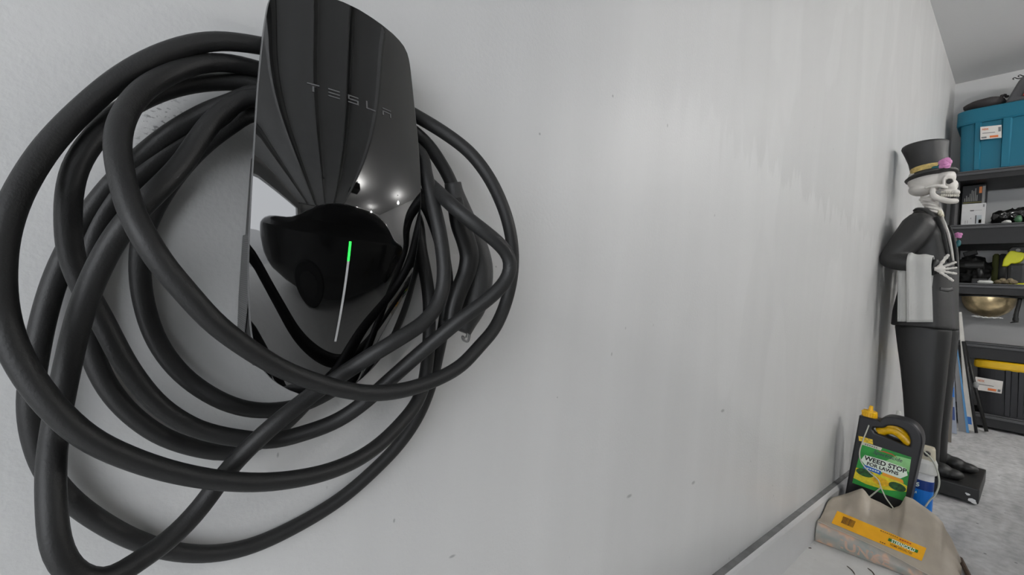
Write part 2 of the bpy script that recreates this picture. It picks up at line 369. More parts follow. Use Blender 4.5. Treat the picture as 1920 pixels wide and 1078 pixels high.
# unseen cabinets added on the far side wall to darken the glass reflection
cbm = mat('cabinet_charcoal', rgb(48), .5, nscale=5, namt=.1)
for i in range(4):
    y = -.9+i*1.55; h = [1.9, 2.0, 1.2, 2.1, 1.7][i]
    t = thing('added_dark_cabinet', ['first', 'second', 'low third', 'tall fourth', 'last'][i]+' unseen charcoal cabinet added along the side wall for dark reflections, counted from the garage opening', 'cabinet', (5.72, y, fl(y)))
    boxobj('body', (5.45, y-.6, fl(y+.6)+.003), (5.98, y+.6, fl(y)+h), cbm, t, bevel=.004)
    for k in (-1, 1):
        d_ = boxobj('door', (5.43, y+k*.3-.29, fl(y)+.08), (5.449, y+k*.3+.29, fl(y)+h-.04), cbm, t, bevel=.003); boxobj('handle', (5.405, y+k*.03-.008, fl(y)+h*.45), (5.429, y+k*.03+.008, fl(y)+h*.45+.14), steel, d_)
# unseen stand-in car, nose to the back, added to darken the charger's reflection
carp = mat('car_paint_black', rgb(22), .2, coat=1); carg = mat('car_glass', rgb(12), .05); tyre = mat('tyre', rgb(24), .8); hubm = mat('hubcap_dark', rgb(40), .4)
CYO = 1.2
gz = lambda y: fl(y+CYO)
car = thing('stand_in_car', 'black saloon car parked in the middle of the garage, behind the viewpoint', 'car', (2.35, 1.2, fl(1.2)))
prof = catmull([(a, b, 0) for a, b in ((-2.3, .45), (-2.28, .8), (-2.2, .98), (-1.7, 1.06), (-1.1, 1.38), (-.3, 1.46), (.5, 1.36), (1.15, 1.0), (2.0, .84), (2.28, .66), (2.32, .4), (2.2, .25), (0, .22), (-2.2, .28), (-2.3, .45))], 5)
me = curve_mesh([[(p[0], p[1]+gz(0)) for p in prof[:-1]]], .80, .10, 3)
for v in me.vertices: q, z_, t_ = v.co; tap = 1-.22*max(0, z_-gz(0)-.95)/.5; v.co = Vector((2.35+t_*tap, q+CYO, z_))
link('body', me, carp, car)
for sg in (-1, 1):
    me = curve_mesh([[(a, b+gz(0)) for a, b in ((-1.35, 1.0), (-1.0, 1.30), (-.3, 1.37), (.4, 1.28), (.9, 1.0))]], .004, .003, 1)
    for v in me.vertices: q, z_, t_ = v.co; tap = 1-.22*max(0, z_-gz(0)-.95)/.5; v.co = Vector((2.35+sg*(.903*tap+t_), q+CYO, z_))
    link('side_window', me, carg, car)
    for yq in (-1.4, 1.45):
        bm = bmesh.new(); tube(bm, [(2.35+sg*.72, yq+CYO, gz(yq)+.335), (2.35+sg*.90, yq+CYO, gz(yq)+.335), (2.35+sg*.925, yq+CYO, gz(yq)+.335)], [.33, .33, .30], 36); w_ = bmobj('wheel', bm, tyre, car)
        bm = bmesh.new(); tube(bm, [(2.35+sg*.90, yq+CYO, gz(yq)+.335), (2.35+sg*.932, yq+CYO, gz(yq)+.335)], [.21, .19], 10); bmobj('hubcap', bm, hubm, w_)

# ================================================================ wall charger
CY = .139
def GBF(z): return .018+.012*(math.log1p(math.exp(-(z-.0)/.035)))*.75
zk = [-.12, -.112, -.1, -.085, -.06, -.03, 0, .03, .07, .125, .16, .2, .235, .258, .268, .274, .279, .282]
hk = [.02, .036, .050, .059, .067, .0725, .0764, .0785, .0797, .0795, .0787, .0768, .0745, .0715, .067, .057, .035, .008]
xk = [-.12, -.09, -.06, -.03, 0, .03, .07, .10, .125, .16, .2, .24, .282]
xv = [.030, .048, .066, .081, .092, .0975, .0985, .0955, .090, .079, .067, .056, .045]
px = np.polyfit(xk, xv, 6)
def xe(z): return float(np.polyval(px, z))
hwc = catmull([(a, b, 0) for a, b in zip(zk, hk)], 6); hz = [p[0] for p in hwc]; hh = [p[1] for p in hwc]
def hw(z): return interp(z, hz, hh)
def glass_pt(s, z, off=0):      # s in -1..1 across
    h = hw(z); yy = s*h
    x = xe(z)+GBF(z)*(1-(yy/.08)**2)
    return (x+off, CY+yy, CH+z)
def G(y, z, off=.0004):         # y offset from the charger centre line
    return (xe(z)+GBF(z)*(1-(y/.08)**2)+off, CY+y, CH+z)
glassm = mat('gloss_black_glass', rgb(6), .02, coat=1, spec=.55, nscale=2, namt=.01)
rimm = mat('glass_edge_grey', rgb(96), .35)
body = mat('charger_body_plastic', rgb(46), .45, bump=.1, bscale=400)
ch = thing('wall_charger', 'tall glossy black glass-fronted electric car charger on the grey wall', 'charger', (0, CY, CH-.12))
rows = sorted(set([round(z, 4) for z in np.linspace(-.12, .282, 70)]+[.27, .2735, .2765, .279, .2805, .2815, -.118, -.115]))
NU = 40; vs = []; fs = []
for z in rows:
    for i in range(NU+1): vs.append(glass_pt(-1+2*i/NU, z))
for j in range(len(rows)-1):
    for i in range(NU): a = j*(NU+1)+i; fs.append((a, a+1, a+NU+2, a+NU+1))
me = bpy.data.meshes.new('front_glass'); me.from_pydata(vs, [], fs); link('front_glass', me, glassm, ch, smooth=True)
# bezel: follows the outline, behind the glass
def outline(o=0):
    L_ = [(-hw(z)-o, z) for z in rows]; R_ = [(hw(z)+o, z) for z in rows][::-1]; return L_+R_
bm = bmesh.new(); A = outline(0); B = outline(.0009); r0 = []; r1 = []; r2 = []; r3 = []
for (a, z), (b, z2) in zip(A, B):
    x = xe(z)+GBF(z)*(1-(a/.08)**2)
    r0.append(bm.verts.new((x, CY+a, CH+z))); r1.append(bm.verts.new((x-.001, CY+b, CH+z2)))
    r2.append(bm.verts.new((x-.004, CY+b, CH+z2))); r3.append(bm.verts.new((x-.009, CY+a*.96, CH+z)))
n = len(A)
for P_, Q_, mi in ((r0, r1, 0), (r1, r2, 0), (r2, r3, 1)):
    for k in range(n): f = bm.faces.new((P_[k], P_[(k+1) % n], Q_[(k+1) % n], Q_[k])); f.material_index = mi
bm.faces.new(r3).material_index = 1
bmobj('bezel', bm, [rimm, body], ch)
# back body: box that hugs the wall, cable shelf (neck) above it
HC, HD = CY-.0045, {-.104: (.040, .020), -.098: (.052, .030), -.08: (.0635, .050), -.03: (.0655, .074), .02: (.0662, .086), .08: (.0668, .088), .112: (.0668, .082), .122: (.060, .07)}
bm = bmesh.new(); loft(bm, [(d/2, HC, CH+z, d/2+.0005, h, 9) for z, (h, d) in HD.items()], 48); bmobj('back_housing', bm, body, ch)
boxobj('cable_hook_neck', (0, CY-.03, CH+.115), (.05, CY+.03, CH+.262), body, ch, bevel=.004)
boxobj('wall_bracket', (0, CY-.045, CH+.12), (.008, CY+.045, CH+.268), body, ch, bevel=.002)
gk = sorted(HD); gh = lambda z: interp(z, gk, [HD[q][0] for q in gk]); gd_ = lambda z: interp(z, gk, [HD[q][1] for q in gk])
bm = bmesh.new(); v_ = []
for z in np.linspace(-.085, .034, 14): v_.append([bm.verts.new((x_, HC-gh(z)-.0007, CH+z)) for x_ in (.003, gd_(z)*.86)])
for a_, b_ in zip(v_, v_[1:]): bm.faces.new((a_[0], a_[1], b_[1], b_[0]))
gp = bmobj('grille_panel', bm, mat('grille_grey', rgb(88), .5), ch, label='lighter grey ribbed panel on the side')
bm = bmesh.new()                                     # fine side ribs
for k in range(58):
    z = -.083+k*.002
    box(bm, (.005, HC-gh(z)-.0013, CH+z), (gd_(z)*.84, HC-gh(z)-.0004, CH+z+.0008))
bmobj('grille_ribs', bm, mat('grille_rib', rgb(112), .5), gp, kind='stuff')
# lettering (drawn strokes like the mark in the photograph)
letm = mat('printed_grey', rgb(84), .5); LZ = .1745
def strokes(cx, segs, w=.0105, h=.0085):
    bm = bmesh.new()
    for (a, b, c_, d) in segs:                       # rects in 0..1 letter space
        def p(s, t): y = cx+(s-.5)*w; return G(y, LZ+(t-.5)*h)
        v = [bm.verts.new(p(*q)) for q in ((a, b), (c_, b), (c_, d), (a, d))]; bm.faces.new(v)
    return bm
k_ = .17
LET = {'T': [(0, .83, 1, 1), (.42, 0, .58, .68), (.3, .66, .7, .72)],
       'E': [(0, .84, 1, 1), (0, .42, 1, .58), (0, 0, 1, .16)],
       'S': [(0, .84, 1, 1), (0, .5, .15, 1), (0, .42, 1, .58), (.85, 0, 1, .5), (0, 0, 1, .16)],
       'L': [(0, 0, .15, 1), (0, 0, .95, .16)],
       'A': [(0, .84, 1, 1), (0, 0, .15, .6), (.85, 0, 1, .6), (0, .46, 1, .6)]}
for i, ch_ in enumerate('TESLA'):
    bmobj('letter', strokes(-.036+i*.0182, LET[ch_]), letm, ch)
def led(name, z0, z1, m):
    patch(name, lambda s, t: G((s-.5)*.0021-.0003, z0+(z1-z0)*t, .0006), m, ch, 1, 24)
led('status_light', .0145, .033, mat('led_green', rgb(40, 230, 70), .4, emit=1.2))
led('light_bar', -.064, .0145, mat('light_bar_white', rgb(178), .4))

# ================================================================ charging cable
cabm = rubber(); CR = .0081
def S(*p): return [W(u, v, 'x', x) for u, v, x in p]
def Pk(x, y, z): return np.array([x, y, CH+z])
cab = []
# start: out of the bottom of the charger, round the inner lower loop
cab += [Pk(.03, CY-.003, -.1)]
cab += S((612, 716, .026), (580, 748, .02), (548, 782, .018), (505, 818, .016), (440, 848, .015), (375, 842, .013), (300, 816, .013), (232, 764, .012), (190, 705, .012), (168, 640, .012), (160, 560, .012), (168, 470, .013),
         (198, 402, .014), (250, 338, .02), (310, 287, .024), (370, 250, .028), (430, 214, .034), (478, 196, .036))
cab += [Pk(.036, .10, .145), Pk(.034, .17, .13), Pk(.03, .198, .085)]
# inner round loop
cab += S((779, 470, .03), (770, 516, .03), (755, 572, .028), (739, 612, .026), (712, 655, .024), (680, 692, .022), (630, 728, .02), (570, 758, .018), (500, 770, .02), (430, 758, .026), (350, 710, .016), (297, 645, .012), (270, 570, .011), (262, 500, .011), (268, 440, .011),
         (292, 385, .012), (332, 325, .014), (382, 272, .02), (436, 232, .03), (482, 208, .04))
cab += [Pk(.05, .10, .137), Pk(.05, .17, .139), Pk(.046, .201, .115)]
# second outer loop: down the right, lower left sweep, big left arc
cab += S((781, 410, .042), (787, 460, .042), (796, 504, .042), (804, 556, .044), (805, 610, .046), (801, 680, .05), (787, 745, .056), (746, 800, .066), (692, 848, .078), (622, 882, .09), (533, 901, .098), (450, 904, .102), (345, 890, .104), (250, 862, .106),
         (165, 822, .108), (100, 765, .108), (50, 700, .104), (15, 628, .1), (0, 550, .096), (4, 455, .088), (24, 385, .08), (55, 325, .07), (95, 268, .062), (165, 196, .054), (238, 137, .05), (318, 96, .048), (400, 77, .046), (485, 85, .044))
cab += [Pk(.04, .10, .222), Pk(.042, .17, .212)]
# front round loop
cab += S((792, 224, .05), (833, 249, .06), (879, 284, .075), (914, 328, .088), (939, 377, .095), (955, 426, .1), (962, 480, .1), (958, 530, .1), (945, 578, .1), (926, 618, .102), (900, 648, .104), (865, 685, .106), (821, 710, .108), (755, 732, .11), (688, 737, .112), (622, 725, .114), (533, 694, .12), (466, 654, .13), (400, 604, .138),
         (347, 546, .142), (305, 497, .142), (272, 447, .14), (245, 392, .13), (229, 335, .12), (220, 274, .105), (225, 236, .095), (243, 198, .08), (275, 163, .064), (318, 139, .05), (370, 120, .042), (430, 118, .036), (487, 131, .03))
cab += [Pk(.026, .10, .20), Pk(.03, .16, .185), Pk(.045, .195, .15)]
# elbow loop
cab += S((795, 336, .06), (816, 355, .085), (851, 388, .12), (886, 417, .135), (912, 437, .142), (937, 458, .146), (956, 484, .148), (955, 514, .148), (932, 546, .145), (902, 571, .138), (867, 596, .13), (833, 624, .12), (790, 660, .107), (741, 703, .09), (680, 757, .078), (630, 790, .07), (560, 815, .062), (511, 826, .056), (444, 821, .05), (372, 805, .046), (300, 762, .044), (240, 690, .044),
         (212, 640, .044), (186, 590, .044), (160, 545, .046), (143, 508, .048), (131, 465, .05), (128, 420, .052), (129, 370, .052), (139, 320, .052), (157, 285, .05), (183, 252, .045), (218, 215, .036), (255, 192, .03), (300, 172, .026), (361, 157, .024), (430, 153, .024), (486, 159, .026))
cab += [Pk(.024, .10, .168), Pk(.05, .165, .19), Pk(.06, .195, .165)]
# foreground hanging loop
cab += S((792, 290, .068), (796, 319, .076), (803, 345, .084), (811, 378, .092), (819, 410, .1), (826, 445, .106), (831, 480, .108), (833, 512, .11), (830, 544, .112), (818, 576, .114), (794, 605, .116), (763, 626, .116), (720, 652, .112), (671, 682, .1), (643, 701, .09), (602, 727, .082), (560, 759, .084), (533, 780, .086), (466, 840, .084), (422, 888, .08), (380, 946, .082), (325, 1005, .09), (255, 1055, .1),
         (195, 1090, .108), (140, 1078, .112), (107, 1030, .112), (97, 950, .104), (96, 872, .092), (104, 800, .078), (114, 748, .072), (127, 685, .072), (148, 598, .076), (166, 545, .08), (187, 498, .084), (212, 452, .088), (250, 402, .09), (290, 362, .088), (340, 310, .08), (372, 262, .07), (400, 225, .062), (440, 194, .056), (482, 181, .054))
cab += [Pk(.056, .10, .155), Pk(.062, .17, .150), Pk(.062, .198, .125)]
# lowest loop
cab += S((797, 380, .058), (817, 425, .055), (832, 480, .05), (839, 540, .045), (834, 600, .04), (822, 660, .034), (808, 720, .028), (785, 778, .022), (752, 828, .018), (710, 873, .015), (640, 934, .012), (555, 986, .011), (470, 1024, .011), (400, 1038, .011), (324, 1034, .011), (255, 1013, .011), (198, 984, .012), (137, 941, .013),
         (92, 890, .015), (66, 825, .017), (57, 755, .018), (66, 675, .018), (86, 580, .016), (108, 512, .014), (135, 455, .013), (172, 395, .013), (214, 342, .016), (255, 303, .022), (300, 264, .028), (350, 230, .034), (400, 204, .038), (440, 190, .040), (482, 172, .042))
cab += [Pk(.05, .10, .175), Pk(.05, .165, .195)]
# lead to the plug
cab += S((789, 258, .045), (808, 278, .046), (824, 302, .047), (838, 325, .048), (850, 352, .05))
pts = catmull(cab, 6)
# even spacing
d = [0]
for a, b in zip(pts, pts[1:]): d.append(d[-1]+float(np.linalg.norm(b-a)))
n = int(d[-1]/.0075); dd = np.linspace(0, d[-1], n); P3 = np.array(pts)
ev = np.stack([np.interp(dd, d, P3[:, i]) for i in range(3)], 1)
for _ in range(2): ev[1:-1] = .25*ev[:-2]+.5*ev[1:-1]+.25*ev[2:]
ev[:, 0] = np.maximum(ev[:, 0], CR+.0006)
cb = thing('charging_cable', 'thick black rubber charging cable looped in a big coil around the wall charger', 'cable', (0.03, CY, CH-.35))
bm = bmesh.new(); tube(bm, ev, CR, 16); bmobj('cable', bm, cabm, cb, smooth=True)
# plug: strain relief, handle, grip arch, nozzle and steel latch clip
plugm = mat('plug_plastic_grey', rgb(52), .5, bump=.2, bscale=300); gripm = mat('plug_plastic_black', rgb(26), .42)
bm = bmesh.new()
sec = [(849, 343, .0135, .010), (852, 360, .0145, .011), (862, 390, .017, .013), (874, 425, .021, .015), (886, 460, .025, .017), (896, 500, .026, .018), (896, 540, .024, .018), (888, 575, .021, .016), (876, 602, .0165, .014), (868, 622, .013, .012)]
P_ = catmull([np.append(W(u, v, 'x', .05), [a, b]) for u, v, a, b in sec], 4)
tube(bm, P_, [(p[3]*.82, p[4]) for p in P_], 24, up=(0, 1, 0)); pl = bmobj('plug', bm, plugm, cb, smooth=True)
bm = bmesh.new()
sec = [(852, 372, .010), (862, 420, .0125), (874, 452, .0135), (880, 480, .0135), (875, 510, .0125), (863, 540, .0115), (851, 575, .0105), (844, 605, .009)]
P_ = catmull([np.append(W(u, v, 'x', .067), [a]) for u, v, a in sec], 4)
tube(bm, P_, [(p[3], .010) for p in P_], 20, up=(0, 1, 0)); bmobj('handle_grip', bm, gripm, pl, smooth=True, label='black curved handle grip')
bm = bmesh.new(); Q = S((888, 604, .05), (881, 626, .05), (877, 640, .05), (869, 637, .05), (867, 631, .05), (871, 634, .05)); tube(bm, catmull(Q, 4), .0017, 10)
Q = S((884, 602, .056), (874, 633, .056)); tube(bm, Q, .0014, 10)
bmobj('latch_clip', bm, mat('dull_steel', rgb(150), .35, metal=1), pl, smooth=True, label='small steel latch clip')

# ================================================================ skeleton butler statue
SY = 3.16
def sx(u, v, y=SY): return W(u, v, 'y', y)
jk = mat('matte_black_resin', rgb(38), .5, bump=.3, bscale=60, nscale=5, namt=.12)
tr = mat('trouser_black_resin', rgb(30), .5, bump=.2, bscale=40, nscale=5, namt=.1)
bone = mat('bone_paint', rgb(214, 210, 204), .5, bump=.3, bscale=120, nscale=14, namt=.08)
cloth = mat('painted_towel', rgb(190, 190, 187), .65, bump=.3, bscale=90, nscale=6, namt=.06)
gold = mat('gold_band', rgb(200, 175, 105), .4, nscale=60, namt=.25); pink = mat('rose_pink', rgb(202, 130, 180), .5); teal = mat('leaf_teal', rgb(30, 95, 100), .4)
sk = mat('socket_shadow_paint', rgb(60), .8); basem = mat('base_black', rgb(26), .5, bump=.6, bscale=30)
bp = W(1790, 940, 'y', 3.2)
st = thing('butler_statue', 'life-size skeleton butler statue in black tailcoat and top hat with towel on its arm', 'statue', (.25, 3.25, fl(3.25)))
# base slab
b0 = fl(3.03); bm = bmesh.new()
lo, hi = (.10, 3.03, fl(3.0)+.012), (.412, 3.50, fl(3.25)+.072); box(bm, lo, hi, .006)
bmobj('plinth', bm, basem, st)
bm = bmesh.new()
for (u, v, r) in ((1815, 927, .008), (1822, 938, .014), (1826, 942, .009), (1812, 925, .005)):
    c = W(u, v, 'y', 3.029); ell(bm, (c[0], 3.0305, c[2]), (r, .0016, r*.7), 2, nz=.5, nsc=9)
bmobj('chipped_paint_patch', bm, mat('white_chip', rgb(210), .7), st, kind='stuff', label='white chips in the black paint')
topz = fl(3.25)+.072
# trousers: two legs that merge at the hip
bm = bmesh.new()
def leg(y, dx=0, dv=0):
    secs = []
    for u0, u1, v in ((1702, 1764, 868), (1699, 1768, 800), (1695, 1775, 740), (1690, 1781, 690), (1683, 1787, 640), (1679, 1790, 608)):
        a, b = sx(u0, v, SY-.01), sx(u1, v, SY-.01); secs.append(((a[0]+b[0])/2+dx, y+.002*0, a[2], (b[0]-a[0])/2*.97, .078-.02*(v-608)/260, 2.6))
    secs[0] = secs[0][:2]+(topz+.02,)+secs[0][3:]
    loft(bm, secs, 30)
leg(SY-.05); leg(SY+.13, .012)
c0, c1 = sx(1679, 600), sx(1790, 600)
ell(bm, ((c0[0]+c1[0])/2, SY+.03, c0[2]-.02), ((c1[0]-c0[0])/2*.9, .16, .09), 3)
remeshed('trousers', bm, tr, st, .009, 3)
# shoes
for y, (ut, vt) in ((SY-.055, (1800, 898)), (SY+.16, (1827, 880))):
    bm = bmesh.new(); t = W(ut, vt, 'y', y); xh = .165 if y < SY else .18; xt = t[0]; L_ = xt-xh
    for f, h, w in ((.12, .034, .036), (.4, .04, .04), (.62, .034, .045), (.85, .026, .040)):
        ell(bm, (xh+L_*f, y, topz+h*.9), (L_*.24, w, h), 3)
    box(bm, (xh-.01, y-.035, topz+.001), (xh+L_*.8, y+.035, topz+.016), .006)
    remeshed('shoe', bm, basem, st, .006, 3)
# jacket body: superellipse rings from hem to collar (profile widths read at each height)
bm = bmesh.new(); rows_ = [(1671, 1797, 614, .175, 3), (1674, 1796, 585, .172, 2.8), (1684, 1796, 545, .162, 2.6), (1690, 1797, 510, .16, 2.5), (1694, 1796, 475, .168, 2.4), (1697, 1792, 445, .18, 2.3), (1700, 1782, 425, .178, 2.2), (1706, 1770, 408, .14, 2.1), (1713, 1756, 397, .085, 2), (1717, 1748, 391, .06, 2)]
secs = []
for u0, u1, v, ry, e in rows_:
    a, b = sx(u0, v), sx(u1, v); secs.append(((a[0]+b[0])/2, SY+.03, (a[2]+b[2])/2, (b[0]-a[0])/2, ry, e, -.18 if v < 430 else 0))
loft(bm, secs, 44)
# near arm (right arm): shoulder - elbow - cuff, and far arm mirrored
def arm(bm, P, r, seg=18):
    Q = catmull([np.append(p, [q]) for p, q in zip(P, r)], 6); tube(bm, Q, [q[3] for q in Q], seg); ell(bm, Q[0][:3], (r[0],)*3, 2); ell(bm, Q[-1][:3], (r[-1]*.98,)*3, 2)
shd = [W(1722, 424, 'y', 3.03), W(1700, 452, 'y', 2.99), W(1678, 476, 'y', 2.96), W(1669, 486, 'y', 2.95), W(1690, 491, 'y', 2.94), W(1722, 497, 'y', 2.945), W(1750, 501, 'y', 2.95)]
arm(bm, shd, [.072, .066, .054, .045, .045, .043, .038])
fs_ = [np.array([p[0]+.03, 2*(SY+.03)-p[1], p[2]]) for p in shd[:4]]+[np.array([.22, 3.36, CH+.02])]
arm(bm, fs_, [.066, .056, .046, .042, .036])
tc_ = remeshed('tailcoat', bm, jk, st, .0065, 2); TB = bvh_of(tc_)
# lapel and collar
def strip(name, P, w0, w1, m, off, n=6, th=.004, **k):
    """flat cloth band lying on the coat"""
    Q = catmull([on(TB, u, v, off) for u, v in P], n); L_ = len(Q)
    bm = bmesh.new(); tube(bm, Q, [(th, w0+(w1-w0)*i/(L_-1)) for i in range(L_)], 12, up=(-.5, -1, .2)); return bmobj(name, bm, m, st, smooth=True, **k)
Q = [W(u, v, 'y', y) for u, v, y in ((1713, 395, 3.12), (1722, 391, 3.08), (1734, 393, 3.06), (1746, 401, 3.05), (1757, 413, 3.045))]
bm = bmesh.new(); QQ = catmull(Q, 6); tube(bm, QQ, [(.006, .004+.012*min(1, i/8)) for i in range(len(QQ))], 12, up=(0, -.3, 1)); bmobj('collar', bm, jk, st, smooth=True)
strip('lapel', [(1750, 408), (1760, 424), (1767, 444), (1773, 468), (1778, 492)], .020, .006, jk, .003)
strip('lapel', [(1776, 424), (1786, 448), (1790, 474), (1792, 500)], .010, .006, jk, .003)
strip('shirt_front', [(1760, 404), (1768, 420), (1776, 442), (1781, 466), (1785, 490)], .009, .0045, bone, .0055, label='white shirt edge')
strip('pocket_flap', [(1762, 541), (1776, 543), (1786, 541)], .010, .010, jk, .0, th=.0025)
bm = bmesh.new(); c = W(1764, 402, 'y', 3.10); ell(bm, c, (.012, .03, .012), 2, nz=.3); ell(bm, (c[0], c[1]-.03, c[2]+.002), (.010, .02, .016), 2); ell(bm, (c[0], c[1]+.04, c[2]), (.010, .02, .016), 2)
bmobj('bow_tie', bm, mat('bow_tie_cream', rgb(196, 190, 170), .5, nscale=90, namt=.4), st, smooth=True)
def rose(name, c, r, n=11):
    bm = bmesh.new(); ell(bm, c, (r*.5, r*.5, r*.5), 2)
    for k in range(n):
        a = k*2.4; q = .35+.65*k/n; rr = r*q
        pc = Vector(c)+Vector((rr*.55*math.cos(a), -r*.25*(1-q)-.002, rr*.55*math.sin(a)))
        ell(bm, pc, (r*.42, r*.16, r*.42), 2, rot=Matrix.Rotation(a, 3, 'Y') @ Matrix.Rotation(.7, 3, 'Z'))
    return bmobj(name, bm, pink, st, smooth=True)
# pocket flower
c = W(1797, 441, 'y', 3.12); r_ = rose('boutonniere', c, .02); r_['label'] = 'pink lapel flower'
bm = bmesh.new(); c = W(1797, 456, 'y', 3.12); ell(bm, c, (.010, .004, .018), 2); ell(bm, (c[0]-.006, c[1], c[2]-.01), (.006, .004, .016), 2); bmobj('flower_leaf', bm, teal, st, smooth=True)
# towel over the forearm: front and back falls over a rounded top
def towel(s, t):
    u = 1703+s*46+(1-t)*0; c = W(u, 496+4*s, 'y', 2.947); rr = .052
    fold = .0045*math.sin(s*10+1.0)*(.35+.65*t)+.005*math.exp(-((s-.12)/.07)**2)
    hem = W(u-3*(1-s), 604, 'y', 2.89)
    if t < .55:
        q = t/.55; r = rr+fold*(1.1-.5*q)+.004; return (hem[0]*(1-q)+c[0]*q, c[1]-r, hem[2]*(1-q)+c[2]*q)
    if t < .8:
        a = (t-.55)/.25*math.pi; r = rr+fold*.6+.004; return (c[0], c[1]-r*math.cos(a), c[2]+r*math.sin(a)*1.02)
    q = (t-.8)/.2; return (c[0]-.006*q, c[1]+rr+.004+fold*.5, c[2]-.17*q)
def solid_patch(name, fn, m, parent, nu, nv, th, **k):
    o = patch(name, fn, m, parent, nu, nv, smooth=True, **k)
    bm = bmesh.new(); bm.from_mesh(o.data); bmesh.ops.solidify(bm, geom=bm.faces[:], thickness=th); bmesh.ops.recalc_face_normals(bm, faces=bm.faces); bm.to_mesh(o.data); bm.free()
    for p in o.data.polygons: p.use_smooth = True
    return o
solid_patch('towel', towel, cloth, st, 34, 30, .007, label='light grey towel hanging over the forearm')
def towel2(s, t):
    u = 1684+s*32+t*1; v = 507+(1-t)*96; return W(u, v, 'y', 2.925+.004*math.sin(s*13)+.012*s)
solid_patch('towel', towel2, cloth, st, 14, 16, .006)
# skeleton hand
bm = bmesh.new(); yh = 2.912
def H(u, v, y=yh): return W(u, v, 'y', y)
ell(bm, H(1763, 504), (.017, .010, .019), 3); tube(bm, [H(1752, 504), H(1762, 504)], [.010, .012], 10)
for pts_, r in (([(1761, 500), (1769, 489), (1777, 479)], .0078), ([(1766, 501), (1780, 496), (1791, 492)], .0062), ([(1766, 505), (1780, 503.5), (1792, 502)], .006), ([(1766, 508), (1780, 511), (1792, 513)], .006), ([(1763, 511), (1775, 518), (1786, 526)], .0062)):
    Q = [H(u, v) for u, v in pts_]; Q = catmull(Q, 5)
    n_ = len(Q); tube(bm, Q, [r*(1.15 if (i % 4 == 0) else .85) for i in range(n_)], 10)
    ell(bm, Q[-1], (r*1.1,)*3, 1)
remeshed('hand', bm, bone, st, .0022, 1, label='bare bony hand, fingers spread')
bm = bmesh.new(); Q = [H(1748, 501, 2.948), H(1756, 502, 2.948)]; tube(bm, Q, [.041, .039], 24); bmobj('cuff', bm, tr, st, smooth=True)
# neck vertebrae
bm = bmesh.new()
for k in range(5):
    t = k/4; m_ = W(1741+13*t, 373+26*t, 'y', SY-.01); ell(bm, m_, (.036, .034, .0085), 3, rot=Matrix.Rotation(.42, 3, 'Y'))
    ell(bm, W(1728+13*t, 374+18*t, 'y', SY-.01), (.012, .012, .009), 2)
tube(bm, [W(1740, 370, 'y', SY), W(1756, 404, 'y', SY)], [.027, .03], 14); remeshed('neck_bones', bm, bone, st, .003, 0)
# skull
def K(u, v, dy=0): return W(u, v, 'y', SY+dy)
bm = bmesh.new()
a, b = K(1702, 350), K(1775, 345); ell(bm, K(1736, 336), ((b[0]-a[0])/2*.98, .072, .080), 4)
ell(bm, K(1727, 356), (.052, .06, .034), 3)               # occiput bulge
ell(bm, K(1770, 334), (.046, .056, .05), 3)
ell(bm, K(1783, 348), (.028, .038, .034), 3)              # maxilla
ell(bm, K(1791, 361), (.019, .030, .016), 3)              # tooth mound
ell(bm, K(1770, 362), (.05, .034, .022), 3)               # palate
for s_ in (-1, 1):
    dy = .046*s_
    tube(bm, catmull([K(u, v, dy*q) for u, v, q in ((1749, 354, 1.2), (1749, 362, 1.2), (1754, 370, 1.12), (1766, 374, 1.0), (1779, 377, .75), (1790, 377, .4))], 4), [.0135]*4+[.0145]*16+[.0145], 14)   # jaw bone
    tube(bm, catmull([K(u, v, dy*q) for u, v, q in ((1734, 353, 1.45), (1746, 349, 1.5), (1758, 348, 1.45), (1768, 350, 1.2), (1776, 352, .9))], 4), [.006]*4+[.0085]*12+[.009], 12)    # cheek arch
    tube(bm, catmull([K(u, v, dy*q) for u, v, q in ((1770, 349, 1.2), (1769, 340, 1.25), (1772, 332, 1.15), (1780, 329, .85), (1787, 331, .55), (1789, 337, .4))], 4), .0062, 10)  # orbit rim
ell(bm, K(1791, 377), (.014, .026, .013), 3)              # chin
cut = bmesh.new()
for s_ in (-1, 1):
    ell(cut, K(1780, 340, .034*s_), (.0145, .024, .015), 3); ell(cut, K(1758, 338, .074*s_), (.020, .016, .018), 3); ell(cut, K(1741, 366, .066*s_), (.006, .026, .020), 2)
    ell(cut, K(1763, 360, .056*s_), (.021, .020, .0125), 3)
ell(cut, K(1796, 349, -.006), (.012, .010, .012), 2)
skl = remeshed('skull', bm, bone, st, .0032, 1, cuts=cut)
for s_ in (-1, 1):
    bm = bmesh.new(); ell(bm, K(1779, 340, .019*s_), (.0125, .010, .0135), 2); bmobj('eye_socket_shade', bm, sk, skl, smooth=True)  # dark ellipsoids put the shade of the sockets into colour
bm = bmesh.new()
for s_ in (-1, 1):
    for row in (0, 1):
        for k in range(9):
            t = k/8; p = K(1766+t*31, 360+row*6.2+t*.6, s_*(.0385-.026*t**2)); h = .0072
            ell(bm, p, (.0042, .0034, h), 2)
bmobj('teeth', bm, mat('teeth_ivory', rgb(200, 196, 186), .5), skl, smooth=True, kind='stuff')
for s_ in (-1, 1):
    bm = bmesh.new(); ell(bm, K(1763, 360, .034*s_), (.019, .004, .011), 2); bmobj('jaw_hollow_shade', bm, mat('hollow_shade_grey', rgb(150), .8), skl, smooth=True)  # greyer ellipsoids paint the shade of the jaw hollows
